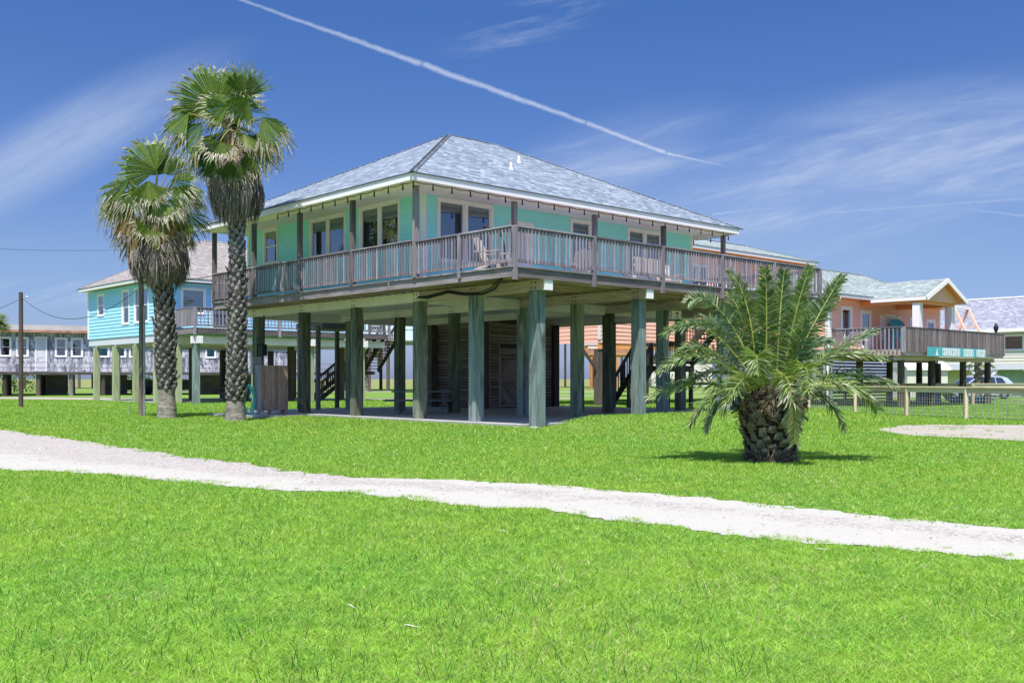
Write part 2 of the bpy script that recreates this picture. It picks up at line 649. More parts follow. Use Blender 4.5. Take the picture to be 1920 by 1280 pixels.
def gravel_mat(name, white, grav, split=None):
    m, nt, b = new_mat(name)
    t = NT(nt)
    p = t.pos()
    v = t.n('ShaderNodeTexVoronoi')
    v.inputs['Scale'].default_value = 38
    t.l(p, v.inputs['Vector'])
    st = t.ramp(v.outputs['Color'], [(0.1, tuple(x * 0.62 for x in grav)), (0.5, grav), (0.9, tuple(min(1, x * 1.25) for x in grav))])
    n2 = t.noise(p, 1.6, 7, 0.75)
    fine = t.noise(p, 24, 4, 0.7)
    w = t.mix(t.ramp(fine, [(0.35, (0, 0, 0)), (0.75, (1, 1, 1))]), tuple(x * 0.88 for x in white), white)
    if split:
        uvs = t.n('ShaderNodeSeparateXYZ')
        t.l(t.uv(), uvs.inputs[0])
        a = t.math('ADD', uvs.outputs[0], t.math('MULTIPLY', t.math('SUBTRACT', n2, 0.5), 1.0))
        mr = t.n('ShaderNodeMapRange', interpolation_type='SMOOTHSTEP')
        t.l(a, mr.inputs[0])
        mr.inputs[1].default_value, mr.inputs[2].default_value = split
        f = mr.outputs[0]
    else:
        f = t.ramp(n2, [(0.35, (0, 0, 0)), (0.6, (1, 1, 1))])
    c = t.mix(f, w, st)
    dirt = t.noise(t.map(p, (0.8, 0.8, 0.8), (7, 2, 1)), 1, 6, 0.7)
    c = t.mix(t.math('MULTIPLY', t.ramp(dirt, [(0.55, (0, 0, 0)), (0.75, (1, 1, 1))]), 0.35), c, (0.42, 0.33, 0.26))
    t.l(c, b.inputs['Base Color'])
    b.inputs['Roughness'].default_value = 0.95
    b.inputs['Specular IOR Level'].default_value = 0.1
    h = t.math('ADD', t.math('MULTIPLY', v.outputs['Distance'], f), t.math('MULTIPLY', fine, 0.4))
    t.l(t.bump(h, 0.5, 0.012), b.inputs['Normal'])
    return m


def concrete_mat():
    m, nt, b = new_mat('concrete_slab')
    t = NT(nt)
    p = t.pos()
    n = t.noise(p, 1.1, 7, 0.65)
    f = t.noise(p, 30, 3, 0.7)
    c = t.ramp(t.math('ADD', t.math('MULTIPLY', n, 0.7), t.math('MULTIPLY', f, 0.3)), [(0.3, (0.24, 0.235, 0.23)), (0.55, (0.36, 0.35, 0.34)), (0.75, (0.46, 0.445, 0.42))])
    t.l(c, b.inputs['Base Color'])
    b.inputs['Roughness'].default_value = 0.9
    t.l(t.bump(f, 0.2, 0.005), b.inputs['Normal'])
    return m


M = {}
M['weathered'] = wood('weathered_grey_wood', (0.13, 0.11, 0.13), (0.26, 0.23, 0.265), (0.45, 0.41, 0.46), 0.9, (0.19, 0.13, 0.12), stain_amt=0.5)
M['weathered_dark'] = wood('weathered_brown_wood', (0.08, 0.065, 0.07), (0.19, 0.155, 0.16), (0.36, 0.31, 0.32), 0.8, (0.12, 0.09, 0.08))
M['pile_green'] = wood('treated_green_timber', (0.12, 0.155, 0.145), (0.215, 0.27, 0.255), (0.36, 0.41, 0.40), 1.1, (0.05, 0.05, 0.045), grain=26, stain_amt=0.85)
M['pile_stained'] = wood('stained_olive_timber', (0.075, 0.08, 0.06), (0.17, 0.18, 0.135), (0.31, 0.33, 0.25), 1.0, (0.035, 0.03, 0.026), grain=24, stain_amt=0.9)
M['pile_pale'] = wood('pale_green_timber', (0.24, 0.27, 0.15), (0.37, 0.40, 0.24), (0.48, 0.50, 0.34), 1.0, (0.20, 0.19, 0.12), grain=20, stain_amt=0.4)
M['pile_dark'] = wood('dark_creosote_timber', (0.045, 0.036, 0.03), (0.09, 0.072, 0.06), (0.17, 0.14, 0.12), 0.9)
M['warm'] = wood('warm_pine_timber', (0.36, 0.26, 0.24), (0.58, 0.44, 0.42), (0.72, 0.57, 0.54), 1.0, (0.25, 0.17, 0.15))
M['under'] = wood('deck_underside_timber', (0.30, 0.21, 0.18), (0.48, 0.34, 0.31), (0.62, 0.47, 0.44), 1.0, (0.18, 0.12, 0.10))
M['fence'] = wood('fence_pine', (0.50, 0.39, 0.26), (0.66, 0.54, 0.38), (0.76, 0.66, 0.50), 1.0)
M['crate'] = wood('reddish_cedar_boards', (0.24, 0.14, 0.12), (0.42, 0.27, 0.23), (0.56, 0.42, 0.38), 1.0)
M['louver'] = wood('brown_stained_louvers', (0.20, 0.14, 0.13), (0.36, 0.26, 0.24), (0.50, 0.38, 0.36), 1.0)
M['table'] = wood('grey_picnic_wood', (0.10, 0.105, 0.11), (0.17, 0.175, 0.18), (0.27, 0.27, 0.28), 1.0)
M['orange_wood'] = wood('orange_stained_wood', (0.36, 0.15, 0.05), (0.55, 0.25, 0.09), (0.68, 0.36, 0.16), 1.0)
M['pole'] = wood('utility_pole_wood', (0.07, 0.05, 0.045), (0.13, 0.10, 0.09), (0.22, 0.18, 0.16), 1.0, grain=16)
M['cream_beam'] = plain('cream_painted_wood', (0.90, 0.79, 0.84), 0.7, var=0.10, scale=1.5)
M['cream_dull'] = plain('cream_painted_ceiling', (0.86, 0.76, 0.80), 0.8, var=0.12, scale=1.2)
M['trim'] = plain('cream_trim_paint', (0.90, 0.82, 0.84), 0.55, var=0.04)
M['white'] = plain('white_paint', (0.88, 0.82, 0.82), 0.5, var=0.03)
M['soffit'] = plain('cream_soffit_paint', (0.92, 0.80, 0.80), 0.7, var=0.04)
M['mint'] = siding_mat('mint_lap_siding', (0.37, 0.86, 0.86), 0.05)
M['cyan'] = siding_mat('cyan_lap_siding', (0.36, 0.66, 0.88), 0.05)
M['coral'] = siding_mat('coral_lap_siding', (0.92, 0.50, 0.38), 0.05)
M['orange'] = plain('orange_trim_paint', (0.92, 0.38, 0.12), 0.6, var=0.05)
M['cream_siding'] = siding_mat('cream_lap_siding', (0.66, 0.62, 0.54), 0.04)
M['lilac'] = plain('pale_lilac_skirt_paint', (0.62, 0.62, 0.68), 0.7, var=0.06)
M['roof_blue'] = shingle_mat('pale_blue_grey_shingles', [(0.08, 0.10, 0.135), (0.145, 0.175, 0.22), (0.21, 0.245, 0.29), (0.36, 0.40, 0.44)])
M['roof_cap'] = shingle_mat('dark_ridge_cap_shingles', [(0.07, 0.08, 0.10), (0.12, 0.135, 0.165), (0.18, 0.20, 0.24), (0.26, 0.29, 0.33)])
M['roof_tan'] = shingle_mat('tan_grey_shingles', [(0.17, 0.15, 0.14), (0.23, 0.205, 0.19), (0.28, 0.25, 0.235), (0.35, 0.32, 0.30)])
M['roof_sage'] = shingle_mat('sage_grey_shingles', [(0.14, 0.165, 0.165), (0.20, 0.235, 0.23), (0.26, 0.295, 0.285), (0.36, 0.39, 0.375)])
M['roof_flat'] = plain('flat_grey_roofing', (0.24, 0.225, 0.21), 0.8, var=0.15, scale=0.7)
M['glass'] = glass_mat()
M['blind'] = plain('pale_window_blind', (0.55, 0.60, 0.60), 0.8, var=0.05)
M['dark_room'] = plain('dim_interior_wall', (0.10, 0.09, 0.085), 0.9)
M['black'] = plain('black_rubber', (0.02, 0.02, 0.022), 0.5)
M['metal'] = plain('galvanised_metal', (0.45, 0.46, 0.47), 0.4, 0.5, 0.6)
M['concrete'] = concrete_mat()
M['ground'] = ground_mat()
M['road'] = gravel_mat('white_shell_road', (0.415, 0.39, 0.345), (0.345, 0.31, 0.28), (0.30, 0.55))
M['gravel'] = gravel_mat('pale_gravel', (0.38, 0.35, 0.295), (0.32, 0.28, 0.23))
M['leaf'] = leaf_mat('palm_leaf')
M['dead'] = leaf_mat('dead_palm_thatch', 0.15, 0.9, 0.1)
M['bark'] = leaf_mat('palm_trunk_boots', 0.0, 0.9, 0.12)
M['grass'] = leaf_mat('grass_blades', 0.42, 0.6, 0.25)

# ================================================================== THE SETTING
def vnoise(x, y, seed=0):
    """cheap numpy value noise, two octaves"""
    out = 0
    for o, (f, a) in enumerate(((1.0, 0.65), (2.7, 0.35))):
        X, Y = x * f + seed * 13.7, y * f + seed * 7.1
        xi, yi = np.floor(X), np.floor(Y)
        fx, fy = X - xi, Y - yi
        fx, fy = fx * fx * (3 - 2 * fx), fy * fy * (3 - 2 * fy)

        def h(a_, b_):
            s = np.sin(a_ * 127.1 + b_ * 311.7 + o * 17) * 43758.5453
            return s - np.floor(s)
        v = (h(xi, yi) * (1 - fx) + h(xi + 1, yi) * fx) * (1 - fy) + (h(xi, yi + 1) * (1 - fx) + h(xi + 1, yi + 1) * fx) * fy
        out = out + a * v
    return out


def build_ground():
    xs = np.concatenate([np.linspace(-3000, -80, 12), np.linspace(-60, 60, 181), np.linspace(80, 3000, 12)])
    ys = np.concatenate([np.linspace(-200, -10, 5), np.linspace(-5, 60, 99), np.linspace(70, 300, 12), np.linspace(400, 4500, 14)])
    gx, gy = np.meshgrid(xs, ys)
    gz = ground_h(gx, gy)
    v = np.stack([gx.ravel(), gy.ravel(), gz.ravel()], 1)
    nx, ny = len(xs), len(ys)
    f = [(j * nx + i, j * nx + i + 1, (j + 1) * nx + i + 1, (j + 1) * nx + i) for j in range(ny - 1) for i in range(nx - 1)]
    me = bpy.data.meshes.new('ground')
    me.from_pydata(v.tolist(), [], f)
    me.polygons.foreach_set('use_smooth', np.ones(len(f), dtype=bool))
    me.materials.append(M['ground'])
    o = bpy.data.objects.new('ground', me)
    COL.objects.link(o)
    tag(o, kind='structure')


build_ground()

# the shell road, as offsets w from a base line running along t
RD = np.array([0.754, -0.657])
RN = np.array([0.657, 0.754])
FAR = np.array([(-40, 10.8), (-28.6, 10.57), (-26.49, 10.55), (-22.16, 10.0), (-17.6, 9.24), (-15.09, 8.89), (-12.33, 8.62), (-11.72, 8.47), (-10.1, 8.38), (-9.2, 8.89),
                (-7.86, 9.37), (-7.05, 9.44), (-5.69, 9.50), (-4.31, 9.35), (-3.29, 9.32), (-2.3, 9.32), (-1.2, 9.3), (8, 9.0)])
NEAR = np.array([(-40, 5.0), (-16, 5.6), (-14.8, 5.9), (-13.82, 6.21), (-13.0, 6.55), (-11.39, 6.71), (-9.83, 6.87), (-8.69, 7.21), (-7.9, 7.32), (-7.1, 7.35), (-6.29, 7.5),
                 (-5.61, 7.5), (-4.91, 7.38), (-3.93, 7.45), (-3.05, 7.49), (-2.31, 7.61), (-1.92, 7.75), (-1.3, 7.85), (8, 7.6)])


def road_edges(t):
    f = np.interp(t, FAR[:, 0], FAR[:, 1]) + (vnoise(t * 2.3, t * 0 + 1.5, 1) - 0.5) * 0.42 + (vnoise(t * 11, t * 0 + 4.5, 2) - 0.5) * 0.20
    n = np.interp(t, NEAR[:, 0], NEAR[:, 1]) + (vnoise(t * 2.1, t * 0 + 7.5, 3) - 0.5) * 0.34 + (vnoise(t * 12, t * 0 + 9.5, 4) - 0.5) * 0.16
    return n, f


def build_road():
    t = np.concatenate([np.arange(-40, -18, 0.15), np.arange(-18, 4, 0.05), np.arange(4, 8, 0.3)])
    n, f = road_edges(t)
    K = 9
    mb = MB()
    g = np.interp(t, [-20, -13, -11, -8, -4, 0], [1.0, 1.0, 0.75, 0.55, 0.50, 0.55])
    for i in range(len(t) - 1):
        for k in range(K - 1):
            q, uv = [], []
            for (ii, kk) in ((i, k), (i + 1, k), (i + 1, k + 1), (i, k + 1)):
                fr = kk / (K - 1)
                w = n[ii] * (1 - fr) + f[ii] * fr
                p = RD * t[ii] + RN * w
                q.append((p[0], p[1], 0.008))
                mid = 1 - abs(fr - 0.62) / 0.62 if t[ii] > -10 else fr
                uv.append((mid * g[ii], t[ii]))
            mb.face(q, uv)
    o = mb.build('road', M['road'])
    tag(o, kind='structure')


build_road()


def build_stones():
    mb = MB()
    random.seed(8)
    n = 0
    while n < 1500:
        t = -19 + 19.5 * random.random()
        ne, fe = road_edges(np.array([t]))
        w = random.uniform(ne[0] - 0.15, fe[0] + 0.15)
        p = RD * t + RN * w
        if abs(p[0]) > p[1] * 0.56:
            continue
        n += 1
        s = random.uniform(0.004, 0.011) * (1 + 0.03 * p[1]) * (1.8 if random.random() < 0.03 else 1)
        a = random.uniform(0, 6.28)
        c, q = Vector((math.cos(a), math.sin(a), 0)), Vector((-math.sin(a), math.cos(a), 0))
        o = Vector((p[0], p[1], 0.010))
        P = [o + c * s * random.uniform(.8, 1.3), o + q * s * random.uniform(.6, 1), o - c * s * random.uniform(.8, 1.3), o - q * s * random.uniform(.6, 1)]
        top = o + Vector((0, 0, s * random.uniform(0.4, 0.9)))
        rn = random.random()
        for i in range(4):
            mb.face([P[i], P[(i + 1) % 4], top], None, rn)
    mt, nt, b = new_mat('road_stones')
    tt = NT(nt)
    tt.l(tt.ramp(tt.attr('rnd'), [(0.0, (0.26, 0.22, 0.19)), (0.5, (0.42, 0.38, 0.33)), (1.0, (0.55, 0.51, 0.46))]), b.inputs['Base Color'])
    b.inputs['Roughness'].default_value = 0.9
    o = mb.build('gravel_stones', mt)
    tag(o, 'small loose stones and shell bits strewn over the pale road', 'gravel', kind='stuff')


build_stones()


def patch(name, pts, mat, z=0.008, seed=1, step=0.25, rag=0.25):
    """ragged ground sheet from a closed outline"""
    out = []
    k = 0
    for a, b in zip(pts, pts[1:] + pts[:1]):
        a, b = Vector(a), Vector(b)
        n = max(2, int((b - a).length / step))
        nr = Vector((b.y - a.y, a.x - b.x)).normalized()
        for i in range(n):
            p = a.lerp(b, i / n)
            k += 1
            d = (float(vnoise(np.array(k * 0.37), np.array(3.3), seed)) - 0.5) * 2 * rag
            out.append((p.x + nr.x * d, p.y + nr.y * d))
    c = (sum(p[0] for p in out) / len(out), sum(p[1] for p in out) / len(out))
    mb = MB()
    for a, b in zip(out, out[1:] + out[:1]):
        mb.face([(c[0], c[1], z), (a[0], a[1], z), (b[0], b[1], z)], [(c[0], c[1]), a, b])
    o = mb.build(name, mat)
    tag(o, kind='structure')
    return o


DRIVE = [(9.14, 25.09), (11.1, 28.01), (14.23, 27.68), (19, 26.6), (18, 19.2), (13, 19.4), (10.58, 20.58), (9.68, 21.5), (8.88, 22.72)]
patch('path', DRIVE, M['gravel'], 0.009, 2, rag=0.55)
patch('path', [(10.2, 36.6), (13.8, 34.9), (17, 33.0), (22, 30.5), (22.3, 31.1), (17.2, 33.6), (13.9, 35.4), (10.5, 36.95)], M['gravel'], 0.009, 3, rag=0.12)
patch('path', [(16.6, 36.5), (21, 35.0), (24, 35), (24, 36.8), (19, 37.6), (17, 37.2)], M['gravel'], 0.009, 4, rag=0.3)
patch('path', [(-36, 66), (-26, 61), (-8, 60), (4, 64), (4, 67), (-10, 64.5), (-24, 66), (-36, 70.5)], M['gravel'], 0.009, 5, rag=0.3)
patch('path', [(-23.4, 50.3), (-21.2, 48.6), (-18.9, 48.3), (-19.6, 49.4), (-21.5, 50.8)], M['gravel'], 0.009, 6, rag=0.25)
patch('path', [(-40, 100), (60, 92), (60, 96), (-40, 105)], M['gravel'], 0.010, 7, 2.0, rag=0.6)
patch('path', [(22, 51), (46, 53), (46, 57), (22, 54.5)], M['gravel'], 0.010, 8, 0.6, rag=0.4)
patch('path', [(3, 75), (30, 70), (30, 72), (3, 77.5)], M['gravel'], 0.010, 9, 1.0, rag=0.4)


def in_poly(x, y, poly):
    c = np.zeros(x.shape, bool)
    for (x1, y1), (x2, y2) in zip(poly, poly[1:] + poly[:1]):
        m = ((y1 > y) != (y2 > y)) & (x < (x2 - x1) * (y - y1) / (y2 - y1 + 1e-9) + x1)
        c ^= m
    return c


def build_grass():
    """mown lawn: small leaning blades, fewer and broader with distance"""
    V, T, C, Rn = [], [], [], []
    off = 0
    for n, y0, y1 in ((1650000, 3.2, 60.0),):
        q = rng.random(n)
        Y = np.exp(np.log(y0) + (q ** 1.12) * (np.log(y1) - np.log(y0)))
        hh = np.interp(Y, [3.4, 6, 10, 16, 30, 60], [0.024, 0.026, 0.031, 0.038, 0.050, 0.06])
        ww = np.interp(Y, [3.4, 6, 10, 16, 30, 60], [0.0055, 0.0070, 0.0105, 0.015, 0.028, 0.045])
        flat = np.interp(Y, [3.4, 8, 16, 30], [1.5, 1.2, 0.85, 0.65])
        X = (rng.random(n) * 2 - 1) * (0.60 * Y + 1.6)
        tt = X * RD[0] + Y * RD[1]
        w = X * RN[0] + Y * RN[1]
        ne, fe = road_edges(tt)
        thin = vnoise(X * 5, Y * 5, 8)
        dedge = np.minimum(w - ne, fe - w)
        keep = (dedge < 0.0) | ((dedge < 0.22) & (thin > 0.62) & (rng.random(n) < 0.5))
        # beaten margins along the road
        near_e = np.minimum(np.abs(w - ne), np.abs(w - fe))
        keep &= ~((near_e < 0.25) & (thin < 0.36))
        dx, dy = X - P0.x, Y - P0.y
        hu = dx * BX.x + dy * BX.y
        hv = dx * AX.x + dy * AX.y
        keep &= ~((hu > 0.82) & (hu < 14.3) & (hv > 0.65 + 0.5 * (hu > 2.2)) & (hv < 16.3))
        keep &= ~((hu > -0.9) & (hu <= 0.82) & (hv > 11.0) & (hv < 14.6))
        keep &= ~(in_poly(X, Y, DRIVE) & (vnoise(X * 2.2, Y * 2.2, 23) < 0.72 + 0.2 * (rng.random(n) > 0.4)))
        keep &= (np.hypot(X - 4.05, Y - 15.6) > 0.40)
        X, Y, hh, ww, flat = X[keep], Y[keep], hh[keep], ww[keep], flat[keep]
        n = len(X)
        Z = ground_h(X, Y)
        patchn = vnoise(X * 0.55, Y * 0.55, 5)
        fine = vnoise(X * 4.5, Y * 4.5, 6)
        h = hh * (0.45 + 0.95 * rng.random(n)) * (0.85 + 0.3 * fine) * (0.9 + 0.2 * patchn)
        a = rng.random(n) * 2 * np.pi
        lean = (0.4 + 1.6 * rng.random(n)) * h * flat
        la = rng.random(n) * 2 * np.pi
        wid = ww * (0.6 + 0.8 * rng.random(n)) * 0.5
        bx, by = np.cos(a) * wid, np.sin(a) * wid
        p0 = np.stack([X - bx, Y - by, Z], 1)
        p1 = np.stack([X + bx, Y + by, Z], 1)
        p2 = np.stack([X + np.cos(la) * lean, Y + np.sin(la) * lean, Z + h], 1)
        V.append(np.stack([p0, p1, p2], 1).reshape(-1, 3))
        k = rng.random(n)
        g = np.stack([0.20 + 0.10 * patchn, 0.410 + 0.04 * patchn, 0.046 + 0.02 * fine], 1) * np.interp(Y, [4, 12], [1.12, 0.97])[:, None]  # near blades coloured lighter to offset their denser self-shading
        dk = np.array([0.105, 0.265, 0.03])
        ly = np.array([0.42, 0.54, 0.13])
        st = np.array([0.55, 0.50, 0.28])
        dark = (np.clip((fine - 0.25) * 1.6, 0.1, 1) * (0.3 + 0.7 * (rng.random(n) < 0.5)))[:, None] * (k < 0.50)[:, None]
        col = g * (1 - dark) + dk * dark
        col = np.where((k > 0.80)[:, None], ly, col)
        dryp = vnoise(X * 0.8 + 40, Y * 0.8, 14)
        col = np.where((k > 0.975 - 0.10 * sstep(dryp, 0.6, 0.85))[:, None], st, col)
        weed = (vnoise(X * 2.3, Y * 2.3, 16) > 0.70) & (rng.random(n) < 0.5)
        col = np.where(weed[:, None], col * np.array([0.80, 0.90, 0.9]), col)
        C.append(col)
        Rn.append(rng.random(n))
    # long dark stems standing above the mown grass
    n = 5200
    Y = 3.6 + 9 * rng.random(n) ** 1.3
    X = (rng.random(n) * 1.1 - 0.55) * Y
    tt, w = X * RD[0] + Y * RD[1], X * RN[0] + Y * RN[1]
    ne, fe = road_edges(tt)
    keep = (w < ne - 0.15) & (vnoise(X * 0.9, Y * 0.9, 12) > 0.30 + 0.38 * sstep(X / Y, -0.2, 0.3))
    X, Y = X[keep], Y[keep]
    n = len(X)
    cl = rng.random(n) * 2 * np.pi
    h = 0.055 + 0.065 * rng.random(n)
    a = rng.random(n) * 2 * np.pi
    bx, by = np.cos(a) * 0.0028, np.sin(a) * 0.0028
    Z = np.zeros(n)
    p0 = np.stack([X - bx, Y - by, Z], 1)
    p1 = np.stack([X + bx, Y + by, Z], 1)
    p2 = np.stack([X + np.cos(cl) * h * 0.35, Y + np.sin(cl) * h * 0.35, h], 1)
    V.append(np.stack([p0, p1, p2], 1).reshape(-1, 3))
    C.append(np.tile(np.array([0.06, 0.20, 0.035]), (n, 1)) * (0.6 + 0.8 * rng.random((n, 1))))
    Rn.append(rng.random(n))
    V = np.concatenate(V).astype(np.float32)
    C = np.concatenate(C).astype(np.float32)
    Rn = np.concatenate(Rn).astype(np.float32)
    nt_ = len(V) // 3
    me = bpy.data.meshes.new('lawn_grass')
    me.vertices.add(len(V))
    me.vertices.foreach_set('co', V.ravel())
    me.loops.add(nt_ * 3)
    me.loops.foreach_set('vertex_index', np.arange(nt_ * 3, dtype=np.int32))
    me.polygons.add(nt_)
    me.polygons.foreach_set('loop_start', np.arange(0, nt_ * 3, 3, dtype=np.int32))
    me.update(calc_edges=True)
    at = me.attributes.new('rnd', 'FLOAT', 'FACE')
    at.data.foreach_set('value', Rn)
    ca = me.attributes.new('tone', 'FLOAT_COLOR', 'FACE')
    ca.data.foreach_set('color', np.concatenate([C, np.ones((nt_, 1), np.float32)], 1).ravel())
    me.materials.append(M['grass'])
    o = bpy.data.objects.new('lawn_grass', me)
    COL.objects.link(o)
    tag(o, 'bright green mown grass covering the lawn on both sides of the road', 'grass', kind='stuff')


build_grass()


# ================================================================== HOUSE PIECES
def each_box(name, mat, root, boxes):
    for b in boxes:
        m = MB()
        m.box(*b)
        m.build(name, mat, root)


def wallM(origin, d):
    """wall frame: x along the wall, y inward, z up"""
    d = Vector((d[0], d[1], 0)).normalized()
    inn = Vector((-d.y, d.x, 0))
    return Matrix(((d.x, inn.x, 0, origin[0]), (d.y, inn.y, 0, origin[1]), (0, 0, 1, 0), (0, 0, 0, 1)))


def siding(mb, Mw, L, z0, z1, openings=(), exp=0.15, t=0.014):
    mb.M = Mw
    nrow = int(math.ceil((z1 - z0) / exp))
    for r in range(nrow):
        a, b = z0 + r * exp, min(z0 + (r + 1) * exp, z1)
        cuts = sorted({a, b} | {o[k] for o in openings for k in (2, 3) if a < o[k] < b})
        rn = random.random()
        uo = random.random() * 9
        for zl, zh in zip(cuts[:-1], cuts[1:]):
            spans = [(0.0, L)]
            for o in openings:
                if o[2] < zh - 1e-4 and o[3] > zl + 1e-4:
                    ns = []
                    for s in spans:
                        if o[1] <= s[0] or o[0] >= s[1]:
                            ns.append(s)
                        else:
                            if o[0] > s[0]: ns.append((s[0], o[0]))
                            if o[1] < s[1]: ns.append((o[1], s[1]))
                    spans = ns
            ol, oh = -t * (1 - (zl - a) / exp), -t * (1 - (zh - a) / exp)
            for s in spans:
                mb.face([(s[0], ol, zl), (s[1], ol, zl), (s[1], oh, zh), (s[0], oh, zh)],
                        [(s[0] + uo, zl), (s[1] + uo, zl), (s[1] + uo, zh), (s[0] + uo, zh)], rn)
                if zl == a:
                    mb.face([(s[0], 0, zl), (s[1], 0, zl), (s[1], ol, zl), (s[0], ol, zl)], None, rn)
    mb.M = None


def window(root, Mw, a0, a1, z0, z1, lights=1, hung=False, trim=0.10, blind=0.35, mat=None, drawn=0.0, shadecol=None, label=None, name='window'):
    """trimmed window: frame and sashes, glass behind them, a blind and a dim room"""
    f = MB(); f.M = Mw
    mat = mat or M['white']
    f.box(a0, a0 + trim, -0.035, 0.02, z0, z1)
    f.box(a1 - trim, a1, -0.035, 0.02, z0, z1)
    f.box(a0 + trim, a1 - trim, -0.036, 0.02, z1 - trim, z1)
    f.box(a0 + trim, a1 - trim, -0.045, 0.03, z0, z0 + trim * 0.8)
    b0, b1, c0, c1 = a0 + trim, a1 - trim, z0 + trim * 0.8, z1 - trim
    mull = 0.13
    w = (b1 - b0 - mull * (lights - 1)) / lights
    panes = []
    for i in range(lights):
        s0 = b0 + i * (w + mull)
        s1 = s0 + w
        if i < lights - 1:
            f.box(s1, s1 + mull, -0.030, 0.03, c0, c1)
        r = 0.04
        f.box(s0, s0 + r, -0.005, 0.045, c0, c1)
        f.box(s1 - r, s1, -0.005, 0.045, c0, c1)
        f.box(s0 + r, s1 - r, -0.004, 0.045, c0, c0 + r)
        f.box(s0 + r, s1 - r, -0.004, 0.045, c1 - r, c1)
        if hung:
            zm = (c0 + c1) / 2
            f.box(s0 + r, s1 - r, -0.003, 0.045, zm - 0.022, zm + 0.022)
        panes.append((s0 + r, s1 - r))
    fr = f.build(name, mat, root)
    if label: fr['label'] = label
    g = MB(); g.M = Mw
    for s0, s1 in panes:
        g.face([(s0, 0.025, c0 + 0.04), (s1, 0.025, c0 + 0.04), (s1, 0.025, c1 - 0.04), (s0, 0.025, c1 - 0.04)])
    g.build('pane', M['glass'], fr)
    if blind > 0:
        bl = MB(); bl.M = Mw
        for s0, s1 in panes:
            hgt = (c1 - c0) * blind
            zz = c1 - 0.02
            while zz > c1 - hgt:
                bl.face([(s0, 0.09, zz - 0.045), (s1, 0.09, zz - 0.045), (s1, 0.11, zz), (s0, 0.11, zz)])
                zz -= 0.05
        bl.build('blind', shadecol or M['blind'], fr)
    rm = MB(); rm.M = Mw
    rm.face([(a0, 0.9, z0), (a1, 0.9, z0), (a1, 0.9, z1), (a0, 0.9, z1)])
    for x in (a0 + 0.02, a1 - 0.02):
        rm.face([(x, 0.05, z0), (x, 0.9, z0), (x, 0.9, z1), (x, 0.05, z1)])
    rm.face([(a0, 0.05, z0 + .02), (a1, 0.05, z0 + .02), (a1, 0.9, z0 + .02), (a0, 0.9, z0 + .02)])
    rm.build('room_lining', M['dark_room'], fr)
    return fr


def door(root, Mw, a0, a1, z0, z1, mat, trim=0.10, half_glass=False):
    f = MB(); f.M = Mw
    f.box(a0, a0 + trim, -0.035, 0.03, z0, z1)
    f.box(a1 - trim, a1, -0.035, 0.03, z0, z1)
    f.box(a0 + trim, a1 - trim, -0.036, 0.03, z1 - trim, z1)
    fr = f.build('door', M['white'], root)
    s = MB(); s.M = Mw
    x0, x1 = a0 + trim, a1 - trim
    s.box(x0, x1, 0.0, 0.045, z0, z1 - trim)
    for k in range(2):
        zz = z0 + 0.2 + k * 0.85
        s.box(x0 + 0.12, x1 - 0.12, -0.012, 0.0, zz, zz + 0.65)
    s.build('door_leaf', mat, fr)
    h = MB(); h.M = Mw
    h.lathe((x0 + 0.07, -0.05, z0 + 1.0), [(0.0, -0.03), (0.03, -0.02), (0.035, 0), (0.03, 0.02), (0, 0.03)], 10)
    h.box(x0 + 0.06, x0 + 0.08, -0.05, 0, z0 + 0.99, z0 + 1.01)
    h.build('handle', M['metal'], fr)
    return fr


def slope(mb, pts, uaxis, thick=0.03):
    """roof plane with uv in metres: u along the eave, v up the slope"""
    pts = [Vector(p) for p in pts]
    ua = Vector(uaxis).normalized()
    n = (pts[1] - pts[0]).cross(pts[2] - pts[0]).normalized()
    va = n.cross(ua)
    if va.z < 0: va = -va
    o = pts[0]
    mb.face(pts, [((p - o).dot(ua) + 50, (p - o).dot(va)) for p in pts])


def caps(mb, a, b, nl, nr, w=0.15, ov=0.2):
    """overlapping cap shingles along a hip or ridge; nl/nr are the down-slope directions on its two sides"""
    a, b = Vector(a), Vector(b)
    L = (b - a).length
    d = (b - a) / L
    n = max(1, int(L / ov))
    nl, nr = Vector(nl).normalized(), Vector(nr).normalized()
    up = Vector((0, 0, 1))
    for i in range(n):
        p, q = a + d * (i * L / n), a + d * ((i + 1.12) * L / n)
        lo, hi = 0.030, 0.012
        rn = random.random()
        uo = random.random() * 9
        for s in (nl, nr):
            P = [p + up * lo, q + up * hi, q + up * hi + s * w, p + up * lo + s * w]
            mb.face(P, [(uo, 0.02), (uo + .2, 0.02), (uo + .2, 0.13), (uo, 0.13)], rn)
        mb.face([p + up * lo, p + up * lo + nl * w, p + nl * w, p], None, rn)
        mb.face([p + up * lo, p + up * lo + nr * w, p + nr * w, p], None, rn)


